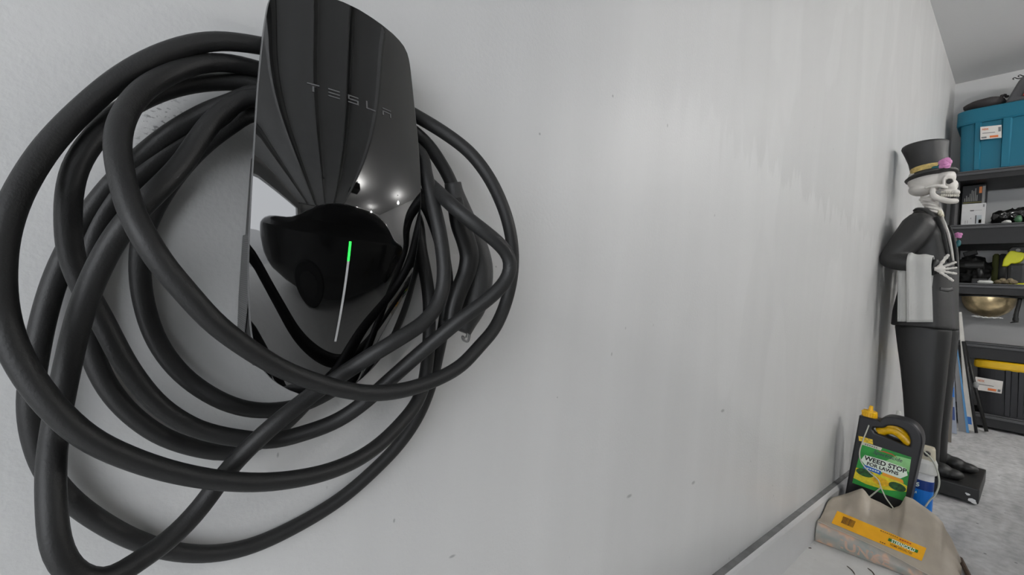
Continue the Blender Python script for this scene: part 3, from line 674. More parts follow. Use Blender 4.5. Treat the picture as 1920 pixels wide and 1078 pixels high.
# top hat
hat = mat('hat_black_resin', rgb(42), .5, bump=.3, bscale=60, nscale=4, namt=.12)
def ring(uL, vL, uR, vR, dep, k=1.0):
    a, b = K(uL, vL), K(uR, vR); c = (a+b)/2; rx = (b[0]-a[0])/2; slope = (b[2]-a[2])/(b[0]-a[0]); return (c[0], SY, c[2], rx*k, dep*k, 2, slope)
bm = bmesh.new()
base_ = [ring(1708, 334, 1786, 318, .085), ring(1708, 331, 1760+22, 311, .083), ring(1703, 310, 1779, 298, .083), ring(1697, 297, 1778, 284, .087), ring(1690, 284, 1780, 268, .095), ring(1691, 281, 1780, 264, .095), ring(1696, 279, 1776, 264, .085)]
loft(bm, base_, 44); ht = bmobj('top_hat', bm, hat, st, smooth=True)
bm = bmesh.new()
loft(bm, [ring(1697, 345, 1797, 321, .118, .98), ring(1696, 342.5, 1798, 318, .12), ring(1700, 339, 1795, 316, .115), ring(1706, 334, 1787, 315, .09)], 44)
bmobj('brim', bm, hat, ht, smooth=True)
bm = bmesh.new(); loft(bm, [ring(1707, 331, 1783, 316, .0865), ring(1706, 322, 1781, 307, .0865)], 44, cap=False); bmobj('hat_band', bm, gold, ht, smooth=True)
r_ = rose('hat_rose', K(1772, 307, -.10), .036, 13); r_.parent = ht
bm = bmesh.new(); ell(bm, K(1755, 315, -.103), (.018, .006, .011), 2, rot=Matrix.Rotation(.3, 3, 'Y')); ell(bm, K(1761, 313, -.10), (.010, .006, .013), 2); bmobj('rose_leaf', bm, teal, ht, smooth=True)

# ================================================================ weed killer jug (front face in plane y=JY)
JY = 2.36
def J(u, v, dy=0): p = W(u, v, 'y', JY); return np.array([p[0], JY+dy, p[2]])
jm = mat('jug_black_plastic', rgb(28, 28, 32), .4, bump=.1, bscale=60, spec=.5)
jug = thing('weed_killer_jug', 'black plastic weed killer jug with green label and yellow cap, behind the bag', 'jug', (.14, JY+.05, fl(JY)))
def plate(name, outs, dep, y0, m, parent, bev=.006, res=3):
    """extrude pixel-surveyed outlines (in the plane y=JY) backwards"""
    spl = [[(J(u, v)[0], J(u, v)[2]) for u, v in o] for o in outs]
    me = curve_mesh(spl, max(dep/2-bev, .0005), bev, res)
    for v in me.vertices: x, z, t = v.co; v.co = Vector((x, y0+dep/2-t, z))
    return link(name, me, m, parent)
fb = fl(JY)+.002
def at_floor(u0, v0, u1, v1):       # extend the side line down to the slab
    a, b = J(u0, v0), J(u1, v1); t = (fb-a[2])/(b[2]-a[2]); return (u0+(u1-u0)*t, v0+(v1-v0)*t)
bl = at_floor(1612, 790, 1588, 925); br = at_floor(1721, 845, 1700, 945)
def smooth2(P, n=5): return [tuple(p[:2]) for p in catmull([(a, b, 0) for a, b in P], n)]
hand = smooth2([(1650, 793), (1654, 788), (1664, 784.5), (1682, 787), (1702, 793), (1713, 800), (1722, 812), (1725, 828), (1722, 846)])
outer = [bl, (1611, 800), (1614, 783), (1645, 791)]+hand+[br]
hole = smooth2([(1632, 805), (1636, 798), (1646, 799), (1655, 799), (1663, 795), (1680, 796.5), (1696, 803), (1706, 813), (1711, 827), (1709, 841)])+[(1698, 839), (1658, 821), (1638, 814)]
plate('jug_body', [outer, hole], .085, JY-.0005, jm, jug, .007)
# label
lgk0 = mat('label_small_print', rgb(110, 100, 104), .5)
lc = [(1598, 905), (1697, 940), (1709, 857), (1618, 828)]      # bl, br, tr, tl
def LB(s, t, off=.0015):
    u = (1-t)*((1-s)*lc[0][0]+s*lc[1][0])+t*((1-s)*lc[3][0]+s*lc[2][0]); v = (1-t)*((1-s)*lc[0][1]+s*lc[1][1])+t*((1-s)*lc[3][1]+s*lc[2][1])
    return J(u, v, -off)
gm = mat('label_green', rgb(42, 150, 62), .35, nscale=14, namt=.35)
lab = patch('label', LB, gm, jug, 4, 4, label='green printed label')
def region(name, poly, m, off=.0019):
    me = bpy.data.meshes.new(name); me.from_pydata([tuple(LB(s, t, off)) for s, t in poly], [], [tuple(range(len(poly)))]); return link(name, me, m, lab)
lg = mat('label_light_green', rgb(140, 200, 130), .4, nscale=20, namt=.2); ye = mat('label_yellow', rgb(226, 208, 40), .4, nscale=60, namt=.2)
wh = mat('label_white', rgb(226, 236, 222), .4); bu = mat('label_blue', rgb(30, 96, 190), .4); dg_ = mat('label_dark_green', rgb(36, 84, 34), .5, nscale=120, namt=.6); bk = mat('label_black', rgb(18), .5)
region('print_patch', [(0, .93), (.38, .93), (.4, 1), (0, 1)], mat('label_cream', rgb(205, 205, 190), .4))
region('print_patch', [(.5, .72), (1, .66), (1, .95), (.7, .93)], lg)
region('print_patch', [(0, .12), (.25, .08), (.6, .1), (1, .22), (1, .35), (.8, .4), (.5, .42), (.2, .40), (0, .37)], ye, .0021)
def ellp(cx, cy, rx, ry, a0=0, n=18): return [(cx+rx*math.cos(2*math.pi*k/n), cy+ry*math.sin(2*math.pi*k/n)) for k in range(n)]
region('print_patch', ellp(.18, .32, .17, .085), dg_, .0024); region('print_patch', ellp(.82, .26, .17, .09), dg_, .0024); region('print_patch', ellp(.5, .25, .17, .09), mat('label_gold', rgb(228, 178, 20), .4, nscale=90, namt=.3), .0024)
region('print_patch', [(.1, .72), (.05, .58), (.2, .46), (.85, .46), (.98, .58), (.93, .72), (.5, .74)], wh, .0022)
region('print_patch', [(.13, .41), (.47, .39), (.47, .48), (.13, .5)], bu, .0026); region('print_patch', [(.5, .40), (.93, .38), (.90, .45), (.5, .47)], mat('label_orange', rgb(236, 160, 40), .4), .0026)
region('print_patch', [(.32, .90), (.45, .945), (.62, .94), (.74, .88), (.62, .915), (.45, .92)], mat('label_red', rgb(190, 80, 40), .4), .0026)
def tx(s, x0, x1, y0, y1, m, bold=.02, sh=0, off=.003): text_on('lettering', s, lambda a, b: LB(x0+(x1-x0)*a+sh*b, y0+(y1-y0)*b, off), m, lab, bold)
tx('WEED STOP', .10, .95, .61, .715, bk, .03); tx('FOR LAWNS', .18, .80, .51, .59, bk, .03)
tx('Spectracide', .24, .82, .79, .90, mat('label_ink_violet', rgb(70, 62, 84), .4), .01, .03)
for k in range(6): region('print_patch', [(.05+.045*k, .950), (.08+.045*k, .950), (.08+.045*k, .975), (.05+.045*k, .975)], lgk0, .0024); region('print_patch', [(.15+.05*k, .432), (.185+.05*k, .430), (.185+.05*k, .458), (.15+.05*k, .460)], wh, .003)
# yellow tag patch, cap, sprayer in the handle, tube
plate('small_label', [[(1610, 817), (1636, 824), (1637, 833), (1611, 826)]], .0012, JY-.0022, mat('tag_yellow', rgb(225, 190, 50), .4, nscale=120, namt=.4), jug, .0003)
capm = mat('cap_yellow', rgb(232, 178, 8), .35)
bm = bmesh.new(); a = J(1624.5, 793, .04); b = J(1628, 772, .04)
tube(bm, [a, a+(b-a)*.9, b], [.026, .025, .023], 28)
for k in range(14): an = k*2*math.pi/14; c = a+(b-a)*.45; box(bm, (c[0]+.0255*math.cos(an)-.0015, c[1]+.0255*math.sin(an)-.0015, c[2]-.016), (c[0]+.0255*math.cos(an)+.0015, c[1]+.0255*math.sin(an)+.0015, c[2]+.016))
tube(bm, [b, J(1630, 763, .04)], [.009, .006], 12); ell(bm, J(1618, 773, .035), (.013, .010, .007), 2)
bmobj('cap', bm, capm, jug, smooth=False)
bm = bmesh.new()
tube(bm, catmull([J(u, v, .03) for u, v in ((1644, 812), (1658, 808), (1674, 809), (1690, 820), (1704, 835))], 6), (.018, .017), 16)
tube(bm, catmull([J(u, v, .03) for u, v in ((1660, 801), (1676, 804), (1698, 826))], 6), (.017, .013), 14); tube(bm, catmull([J(u, v, .025) for u, v in ((1644, 811), (1652, 805))], 3), .009, 12)
bmobj('spray_trigger', bm, mat('trigger_yellow', rgb(226, 176, 8), .35, nscale=60, namt=.15), jug, smooth=True)
bm = bmesh.new(); box(bm, tuple(J(1642, 822, .06)), tuple(J(1703, 806, .09)+np.array([0, .004, 0]))) ; tube(bm, catmull([J(1637, 804, .03), J(1640, 814, .03), J(1652, 818, .03)], 4), .006, 10)
tube(bm, [J(1662, 799, .03), J(1688, 805, .03)], .0035, 10)
bmobj('trigger_frame', bm, mat('trigger_white', rgb(215), .4), jug)
hosem = mat('hose_clear_white', rgb(190, 192, 180), .35)
bm = bmesh.new()
tube(bm, catmull([J(u, v, d) for u, v, d in ((1631, 788, .02), (1627, 805, -.01), (1619, 826, -.012), (1613, 850, -.012), (1617, 866, -.012), (1632, 884, -.014), (1648, 898, -.016), (1654, 912, -.02), (1664, 930, -.03), (1682, 950, -.05))], 8), .0024, 10)
tube(bm, catmull([J(u, v, d) for u, v, d in ((1654, 912, -.02), (1643, 921, -.022), (1630, 932, -.03), (1622, 944, -.04))], 6), .0026, 10)
bmobj('feed_hose', bm, hosem, jug, smooth=True)

# blue and white bottle with battery sprayer cap
BY = 2.58
def Bp(u, v): return W(u, v, 'y', BY)
bo = thing('blue_sprayer_bottle', 'white and blue bottle with a boxy beige sprayer cap, right of the black jug', 'bottle', (Bp(1728, 900)[0], BY, fl(BY)))
cx = (Bp(1712, 900)[0]+Bp(1748, 900)[0])/2; zz = lambda v: Bp(1735, v)[2]
def cyl(name, secs, m, sm=True, seg=32, ex=2.6):
    bm = bmesh.new(); loft(bm, [(cx, BY, z, r, r*.8, ex) for z, r in secs], seg); return bmobj(name, bm, m, bo, smooth=False)
R_ = .036
cyl('lower_label', [(fl(BY)+.002, R_), (zz(917), R_)], mat('bottle_blue', rgb(20, 120, 214), .35)); cyl('upper_label', [(zz(917), R_+.0005), (zz(899), R_+.0005)], mat('bottle_navy', rgb(18, 56, 130), .35))
cyl('bottle_body', [(zz(899), R_), (zz(889), R_), (zz(884), R_*.95)], mat('bottle_white', rgb(212), .4))
wp = mat('sprayer_white', rgb(206, 206, 202), .45)
cyl('sprayer_collar', [(zz(886), R_*1.18), (zz(884), R_*1.22), (zz(866), R_*1.2), (zz(859), R_*1.02)], wp)
cyl('sprayer_head', [(zz(860), R_*.98), (zz(840), R_*.9), (zz(836), R_*.8)], mat('sprayer_beige', rgb(196, 188, 168), .5), ex=4)
bm = bmesh.new(); c = Bp(1741, 848); tube(bm, [(c[0], BY-.045, c[2]), (c[0], BY-.025, c[2])], .010, 14); bmobj('nozzle_opening', bm, jm, bo)
text_on('lettering', 'S', lambda a, b: (W(1717+7*a, 912-8*b, 'y', BY-.031)[0], BY-.0305, W(1717+7*a, 912-8*b, 'y', BY-.031)[2]), wh, bo, .04)
text_on('lettering', '24', lambda a, b: (W(1711+8*a, 925-5*b, 'y', BY-.0305)[0], BY-.0300, W(1711+8*a, 925-5*b, 'y', BY-.0305)[2]), wh, bo, .02)
bm = bmesh.new(); tube(bm, catmull([W(u, v, 'y', y) for u, v, y in ((1733, 846, BY-.04), (1748, 862, BY-.06), (1758, 885, BY-.06), (1761, 905, BY-.06), (1755, 925, BY-.06), (1742, 940, BY-.06), (1735, 950, BY-.08))], 8), .0032, 10)
bmobj('spray_hose', bm, hosem, bo, smooth=True)
# white nozzle bottle behind
c = W(1683, 800, 'y', 2.62)
wn = thing('white_nozzle_bottle', 'slim white bottle with pointed nozzle, peeking above the black jug handle', 'bottle', (c[0], 2.62, fl(2.62)))
bm = bmesh.new(); zt = W(1683, 770, 'y', 2.62)[2]; zb = W(1683, 792, 'y', 2.62)[2]
loft(bm, [(c[0], 2.62, fl(2.62)+.001, .03, .03, 2), (c[0], 2.62, zb-.05, .03, .03, 2), (c[0], 2.62, zb-.02, .022, .022, 2)], 24); bmobj('bottle_body', bm, wp, wn, smooth=True)
bm = bmesh.new(); loft(bm, [(c[0], 2.62, zb-.02, .018, .018, 2), (c[0], 2.62, zb, .015, .015, 2), (c[0], 2.62, zt-.005, .008, .008, 2), (c[0], 2.62, zt, .006, .006, 2)], 24); bmobj('nozzle', bm, wp, wn, smooth=True)

# ================================================================ plastic bag
bagm = mat('bag_plastic', rgb(166, 156, 142), .42, nscale=12, namt=.12, bump=.25, bscale=25, spec=.4)
Nn, Ll, pp = nodes(bagm); 
bot = [(1527, 1014), (1600, 1042), (1690, 1077), (1730, 1094), (1775, 1112)]
cre = [(1528, 974), (1560, 989), (1600, 1006), (1650, 1029), (1690, 1050), (1730, 1072), (1775, 1094)]
top = [(1531, 962), (1545, 944), (1562, 930), (1590, 921), (1616, 911), (1622, 916), (1632, 930), (1650, 938), (1672, 950), (1688, 944), (1694, 933), (1697, 925), (1712, 930), (1740, 950), (1758, 964), (1768, 975), (1774, 990)]
def poly_at(P, s):
    d_ = [0]
    for a, b in zip(P, P[1:]): d_.append(d_[-1]+math.hypot(a[0]-b[0], a[1]-b[1]))
    q = s*d_[-1]; return interp(q, d_, [p[0] for p in P]), interp(q, d_, [p[1] for p in P])
NB, MB_ = 64, 30
def bagpt(s, t):
    b = poly_at(bot, s); c = poly_at(cre, s); tp = poly_at(top, s)
    pb = WF(*b); pb = np.array(pb); pb[2] = max(pb[2], fl(pb[1])+.002)
    pc = W(c[0], c[1], 'y', pb[1]+.012); yt = interp(s, [0, .2, .6, 1], [2.12, 2.24, 2.25, 2.25]); ptp = W(tp[0], tp[1], 'y', yt)
    if t < .3:
        q = t/.3; p = pb*(1-q)+pc*q; p[1] -= .006*math.sin(q*math.pi)
    elif t < .75:
        q = (t-.3)/.45; p = pc*(1-q)+ptp*q; sag = .022*math.sin(q*math.pi)*math.sin(min(1, s*4)*math.pi/2); p[2] -= sag*.35; p[1] += sag*.15
        w_ = math.sin(q*math.pi)*.012; p = p+np.array([0, -.6, .6])*w_*noise.noise(Vector((s*7, q*2.5, 1.3)))
        p = p+np.array([0, -.5, .6])*.006*math.sin(q*math.pi)*noise.noise(Vector((s*24, q*5, 4)))
    else:
        q = (t-.75)/.25; e_ = np.array([ptp[0], yt+.03, fl(yt)+.004]); p = ptp*(1-q)+e_*q; p[1] += .012*math.sin(q*math.pi)
    p[0] = max(p[0], .033); return p
vs = []; 
for j in range(MB_+1):
    for i in range(NB+1): vs.append(tuple(bagpt(i/NB, j/MB_)))
fs = [(j*(NB+1)+i, j*(NB+1)+i+1, (j+1)*(NB+1)+i+1, (j+1)*(NB+1)+i) for j in range(MB_) for i in range(NB)]
# close the right end with a rumpled skirt
nv0 = len(vs); endc = []
for j in range(MB_+1):
    p = np.array(vs[j*(NB+1)+NB]); endc.append(p)
cen = np.array([endc[0][0]+.02, 2.15, fl(2.15)+.004]); rings_ = 6; idx = [[j*(NB+1)+NB for j in range(MB_+1)]]
for r in range(1, rings_+1):
    q = r/rings_; row = []
    for j in range(MB_+1):
        e = endc[j]; tgt = np.array([e[0]+.035+.01*noise.noise(Vector((j*.7, 2, 0))), e[1]*.85+2.16*.15, fl(e[1])+.003]); bulge = .016*math.sin(q*math.pi)
        p = e*(1-q)+tgt*q; p[0] += bulge*(1+.8*noise.noise(Vector((j*.5, q*3, 5)))); row.append(len(vs)); vs.append(tuple(p))
    idx.append(row)
for r in range(rings_):
    for j in range(MB_): fs.append((idx[r][j], idx[r+1][j], idx[r+1][j+1], idx[r][j+1]))
# left end cap
lv = [j*(NB+1) for j in range(MB_+1)]; fs.append(tuple(lv))
bag = thing('plastic_bag', 'wrinkled beige plastic shopping bag with a yellow sticker, on the floor by the curb', 'bag', (.2, 2.15, fl(2.15)))
me = bpy.data.meshes.new('bag_skin'); me.from_pydata(vs, [], fs)
bvh = BVHTree.FromPolygons([Vector(v) for v in vs], [list(f) for f in fs if len(f) == 4])
bfm = mat('bag_plastic_front', rgb(150, 142, 132), .38, bump=.25, bscale=25, spec=.5); N_, L_2, p_ = nodes(bfm)
tc_2 = N_.new('ShaderNodeTexCoord'); n_2 = N_.new('ShaderNodeTexNoise'); n_2.inputs['Scale'].default_value = 22; n_2.inputs['Detail'].default_value = 2; L_2.new(tc_2.outputs['Object'], n_2.inputs['Vector'])
cr_ = N_.new('ShaderNodeValToRGB'); L_2.new(n_2.outputs['Fac'], cr_.inputs[0]); L_2.new(cr_.outputs[0], p_.inputs['Base Color'])
e_ = cr_.color_ramp.elements; e_[0].position = .40; e_[0].color = rgb(138, 142, 136); e_[1].position = .56; e_[1].color = rgb(160, 150, 140); e3 = cr_.color_ramp.elements.new(.64); e3.color = rgb(192, 158, 134)
ob_ = link('bag_skin', me, [bagm, bfm], bag, smooth=True)
for p_2 in me.polygons:
    if len(p_2.vertices) == 4 and p_2.index < NB*MB_ and p_2.index//NB < 9: p_2.material_index = 1
bm = bmesh.new(); tube(bm, [np.array(vs[9*(NB+1)+i])+np.array([0, -.0012, .0006]) for i in range(1, NB)], .0016, 8); bmobj('crease_highlight', bm, mat('bag_crease_highlight', rgb(186, 178, 166), .35), bag, smooth=True)  # paler tube paints a highlight along the crease
def onbag(u, v, off=.0012):
    r = R @ np.array([u-960, -(v-539), -F]); h = bvh.ray_cast(Vector(CAM), Vector(r).normalized())
    if h[0] is None: return W(u, v, 'y', 2.06)
    nn = h[1]; nn = nn if nn.dot(Vector(r)) < 0 else -nn
    return tuple(h[0]+nn*off)
stc = [(1559, 981), (1728, 1052), (1737, 1028), (1570, 958)]
def SP(s, t): 
    return ((1-t)*((1-s)*stc[0][0]+s*stc[1][0])+t*((1-s)*stc[3][0]+s*stc[2][0]), (1-t)*((1-s)*stc[0][1]+s*stc[1][1])+t*((1-s)*stc[3][1]+s*stc[2][1]))
yel = mat('sticker_yellow', rgb(238, 172, 8), .35, nscale=30, namt=.04); brn = mat('sticker_brown', rgb(90, 52, 16), .5)
stk = patch('sticker', lambda s, t: onbag(*SP(s, t)), yel, bag, 40, 8, smooth=True, label='long yellow sticker with a bar code')
def bpatch(x0, x1, y0, y1, m, nu=8, nv=2, off=.002): patch('print_patch', lambda s, t: onbag(*SP(x0+(x1-x0)*s, y0+(y1-y0)*t), off), m, stk, nu, nv)
x = .085
for k in range(17):
    w = random.choice((.003, .0045, .007)); bpatch(x, x+w, .28, .80, brn, 1, 4); x += w+random.choice((.003, .004))
bpatch(.60, .93, .40, .62, mat('sticker_green', rgb(30, 110, 40), .4), 16, 2)
def btext(s, x0, x1, y0, y1, m, bold=0, off=.0028): text_on('lettering', s, lambda a, b: onbag(*SP(x0+(x1-x0)*a, y0+(y1-y0)*b), off), m, stk, bold)
btext('STERNGOLD', .64, .90, .36, .64, wh, .03); btext('HOME SPECIALTIES', .64, .88, .14, .28, brn, .01)
for k in range(9): bpatch(.49+.023*k, .505+.023*k, .85, .90, brn, 2, 1)
for k in range(5): bpatch(.71+.026*k, .73+.026*k, .79, .90, mat('sticker_orange', rgb(200, 90, 30), .4), 2, 1)
for k in range(3): bpatch(.53+.022*k, .545+.022*k, .08, .14, brn, 2, 1)
# pale print showing through the front face
fp = mat('faded_print', rgb(182, 152, 134), .5)
def FP(s, t): return (1576+s*92, 1027+s*38-t*17)
text_on('faded_lettering', 'IUNKE', lambda a, b: onbag(*FP(a, b), .0008), fp, bag, .03)
# small litter near the bag
lit = mat('litter_dark', rgb(70, 62, 54), .8)
for i, (u0, v0, u1, v1) in enumerate(((1588, 1062, 1603, 1078), (1627, 1066, 1640, 1080), (1516, 1028, 1521, 1029))):
    bm = bmesh.new(); a, b = WF(u0, v0), WF(u1, v1); a[2] += .0016; b[2] += .0016
    n_ = (a+b)/2+np.array([.002, .003, .0006]); tube(bm, catmull([a, n_, b], 3), [.0012]+[.0018]*5+[.001], 6); o = bmobj('twig', bm, lit)
    tag(o, ['thin dark twig on the slab in front of the bag, left one', 'thin dark twig on the slab in front of the bag, right one', 'tiny dark crumb on the slab at the curb, left of the bag'][i], 'debris'); recenter(o)
bm = bmesh.new(); a, b = W(1789, 1052, 'y', 2.30), W(1812, 1090, 'y', 2.22); a[2] = fl(2.3)+.012; b[2] = fl(2.15)+.010
a = WF(1800, 1052); b = WF(1824, 1100); a[2] += .009; b[2] += .009
tube(bm, [a, b], .008, 8); tag(recenter(bmobj('wooden_stake', bm, mat('dark_wood', rgb(84, 66, 52), .7, nscale=60, namt=.3))), 'dark brown stake lying on the floor right of the plastic bag', 'stake')

# ================================================================ shelving rack by the back wall
FY = 4.9
def S4(u, v, y=FY): return W(u, v, 'y', y)
rk = mat('rack_black_plastic', rgb(30, 30, 32), .5, bump=.2, bscale=40); rl = mat('rack_lip_grey', rgb(74, 74, 76), .4)
rx0 = .055; rx1 = 1.25; rack = thing('shelving_rack', 'black five-tier plastic storage rack against the back wall', 'shelf', (.6, 5.1, fl(5.1)))
tiers = []
for vt, vb in ((317, 334), (420, 457), (533, 553), (646, 675), (778, 802)):
    zt, zb = S4(1860, vt)[2], S4(1860, vb)[2]; tiers.append((zt, zb))
    sh = boxobj('shelf', (rx0, FY, zb), (rx1, 5.33, zt), rk, rack, bevel=.004)
    boxobj('shelf_lip', (rx0-.004, FY-.008, zt-.030), (rx1+.004, FY-.0005, zt-.010), rl, sh, bevel=.003)
    boxobj('shelf_lip', (rx0-.004, FY-.006, zt-.006), (rx1+.004, FY-.0005, zt+.004), rl, sh, bevel=.002)
for x, y in ((rx0+.035, FY+.035), (rx1-.035, FY+.035), (rx0+.035, 5.29), (rx1-.035, 5.29)):
    bm = bmesh.new()
    zs = [fl(y)+.001]+[q for z in reversed(tiers) for q in (z[1], z[0])]
    for a, b in list(zip(zs[::2], zs[1::2])): tube(bm, [(x, y, a), (x, y, b)], .024, 14)
    bmobj('post', bm, rk, rack, smooth=False)
T1, T2, T3, T4, T5 = [t[0]+.001 for t in tiers]
B1, B2, B3, B4, B5 = [t[1] for t in tiers]
# totes
def tote(name, label, x0, x1, y0, y1, z0, zl, zt, bodym, lidm, taper=.93, ribs=(), lipw=.018):
    t = thing(name, label, 'storage tote', ((x0+x1)/2, (y0+y1)/2, z0))
    cx, cy = (x0+x1)/2, (y0+y1)/2; hx, hy = (x1-x0)/2, (y1-y0)/2
    bm = bmesh.new(); loft(bm, [(cx, cy, z0, hx*taper, hy*taper, 9), (cx, cy, zl, hx*.985, hy*.985, 9)], 60); b = bmobj('bin', bm, bodym, t)
    for rx_, w in ribs:
        bm = bmesh.new(); v = []
        for (z, k) in ((z0+.012, taper), (zl-.01, .985)):
            X = cx+(rx_-cx)*k; fy = cy-hy*k
            for dx, dy in ((-w*(.8 if z < zl-.02 else 1), .004), (-w*.6, -.014), (w*.6, -.014), (w*(.8 if z < zl-.02 else 1), .004)): v.append(bm.verts.new((X+dx, fy+dy, z)))
        for k in range(3): bm.faces.new((v[k], v[k+1], v[k+5], v[k+4]))
        bm.faces.new(v[4:8]); bm.faces.new(v[0:4]); bmobj('rib', bm, bodym, b)
    bm = bmesh.new(); loft(bm, [(cx, cy, zl-.012, hx+lipw*.6, hy+lipw*.6, 9), (cx, cy, zl, hx+lipw, hy+lipw, 9), (cx, cy, zt-.012, hx+lipw, hy+lipw, 9), (cx, cy, zt, hx, hy, 9)], 60); bmobj('lid', bm, lidm, t)
    return t
tl = mat('tote_teal', rgb(8, 102, 126), .45, bump=.15, bscale=30); tk = mat('tote_black', rgb(32, 32, 36), .4, bump=.15, bscale=30); ty = mat('tote_lid_yellow', rgb(232, 186, 20), .4)
zt_ = S4(1860, 196, FY)[2]; zl_ = S4(1860, 222, FY)[2]; xa = S4(1784, 240, FY)[0]
tt = tote('storage_tote', 'teal plastic storage tote with white label, on the top shelf', xa+.04, xa+.78, FY-.0+.02, 5.30, T1, zl_, zt_, tl, tl, .95, [(S4(1829, 270)[0]+.0, .022), (S4(1884, 270)[0], .03), (xa+.6, .03)])
def sticker(parent, pts_, y, m, rows_, name='label'):
    q = [W(u, v, 'y', y) for u, v in pts_]
    f = lambda s, t, o=0: tuple(((1-t)*((1-s)*q[0]+s*q[1])+t*((1-s)*q[3]+s*q[2]))+np.array([0, -o, 0]))
    l = patch(name, f, m, parent, 1, 1)
    for a, b, c_, d_, mm in rows_: patch('print_patch', lambda s, t: f(a+(b-a)*s, c_+(d_-c_)*t, .0012), mm, l, 1, 1)
    return f, l
lw = mat('paper_label', rgb(222, 218, 212), .5); lo_ = mat('label_ink_orange', rgb(224, 120, 60), .5); lgk = mat('label_ink_grey', rgb(120), .5)
f, l = sticker(tt, [(1838, 262), (1878, 258), (1878, 234), (1838, 238)], FY-.002, lw, [(.45, .85, .08, .24, lo_), (.05, .3, .08, .2, lgk), (.85, .97, .5, .85, lgk), (.1, .7, .45, .5, lgk)])
text_on('lettering', 'HDX', lambda a, b: f(.1+.3*a, .7+.16*b, .002), lo_, l, .02)
zt_ = S4(1870, 676, FY)[2]; zl_ = S4(1870, 690, FY)[2]
tb = tote('storage_tote', 'black storage tote with yellow lid, on the bottom shelf', S4(1822, 680)[0]+.02, 1.1, FY+.01, 5.3, T5, zl_, min(zt_, B4-.004), tk, ty, .95, [(S4(1886, 740)[0], .02), (S4(1912, 740)[0], .02), (.9, .03)], .014)
f, l = sticker(tb, [(1826, 730), (1878, 738), (1881, 715), (1829, 706)], FY-.004, lw, [(.5, .8, .1, .28, lo_), (.85, .95, .1, .3, lgk), (.1, .7, .45, .5, lgk)])
text_on('lettering', 'HDX', lambda a, b: f(.1+.25*a, .68+.16*b, .002), lo_, l, .02)
tk2 = tote('storage_tote', 'second teal storage tote, out of frame right on the top shelf', .92, 1.24, FY+.03, 5.28, T1, T1+.40, T1+.45, tl, tl, .95) if False else None
# things on the teal tote
zt_ = S4(1860, 196, FY)[2]
bm = bmesh.new(); c = W(1858, 192, 'y', 5.05); ell(bm, (c[0]-.03, 5.05, zt_+.04), (.12, .11, .05), 3, nz=.15, nsc=8); 
for k in range(3): ell(bm, (c[0]+.06+.012*k, 5.0+.01*k, zt_+.075+.006*math.sin(k*2)), (.014, .014, .012), 1)
o = bmobj('work_glove_bundle', bm, mat('dark_grey_fabric', rgb(58, 54, 54), .8, bump=.6, bscale=40), smooth=True); tag(recenter(o), 'crumpled dark grey cloth bundle lying on the teal tote', 'cloth'); o.location.z = zt_+.001
xg = W(1886, 190, 'y', 5.0)[0]
xg += .02; zt_ += .02; pk = thing('red_grey_backpack', 'grey and red bag standing on the right of the teal tote', 'bag', (xg+.15, 5.05, zt_))
bm = bmesh.new(); prof = [(0, .002), (.03, .08), (.06, .15), (.11, .205), (.2, .22), (.36, .22), (.40, .002)]
for y in (4.95, 5.18): pass
me = curve_mesh([[(xg+a, zt_+b) for a, b in [tuple(p[:2]) for p in catmull([(a, b, 0) for a, b in prof], 4)]]], .10, .015, 3)
for v in me.vertices: x_, z_, t_ = v.co; v.co = Vector((x_, 5.06-t_, z_))
link('bag_body', me, mat('bag_grey_fabric', rgb(84, 84, 86), .8, bump=.5, bscale=60), pk)
me = curve_mesh([[(xg+a, zt_+b) for a, b in ((.07, .02), (.10, .11), (.15, .165), (.34, .17), (.36, .02))]], .006, .004, 2)
for v in me.vertices: x_, z_, t_ = v.co; v.co = Vector((x_, 4.94-t_, z_))
link('front_panel', me, mat('bag_red_fabric', rgb(190, 62, 66), .7, bump=.5, bscale=60), pk, label='red panel')
for k, (u, v) in enumerate(((1902, 147), (1912, 142))):
    bm = bmesh.new(); c = W(u, v, 'y', 4.99); z0_ = zt_+.19
    tube(bm, catmull([(c[0]+.05, 5.02, z0_), (c[0]+.018, 5.0, c[2]-.004), (c[0], 4.99, c[2]+.006), (c[0]-.008, 4.99, c[2]), (c[0]-.002, 4.99, c[2]-.008)], 5), .003, 8); bmobj('draw_cord', bm, rk, pk, smooth=True)
# second tier: two boxed products, dark bag
def carton(name, label, u0, v0, u1, v1, y, dep, m, zbase, rows_, texts=()):
    a, b = W(u0, v1, 'y', y), W(u1, v0, 'y', y); z1 = min(b[2], B1-.012)
    t = thing(name, label, 'box', ((a[0]+b[0])/2, y+dep/2, zbase))
    boxobj('carton', (a[0], y, zbase), (b[0], y+dep, z1), m, t, bevel=.002)
    w, h = b[0]-a[0], z1-zbase
    for x0_, x1_, z0_, z1_, mm in rows_:
        boxobj('print_patch', (a[0]+w*x0_, y-.0012, zbase+h*z0_), (a[0]+w*x1_, y-.0002, zbase+h*z1_), mm, t)
    for s_, x0_, x1_, z0_, z1_, mm in texts: text_on('lettering', s_, lambda p, q: (a[0]+w*(x0_+(x1_-x0_)*p), y-.0016, zbase+h*(z0_+(z1_-z0_)*q)), mm, t, .01)
    return t
dkc = mat('carton_dark', rgb(24, 26, 30), .5); whc = mat('carton_white', rgb(196), .5); gy = mat('ink_grey', rgb(125), .5); og = mat('ink_orange', rgb(206, 120, 60), .5); ol = mat('ink_olive', rgb(110, 104, 40), .5)
bars = [(.10+.075*k, .14+.075*k, .62, .62+[.08, .14, .1, .18, .26, .24, .3, .14][k], gy) for k in range(8)]
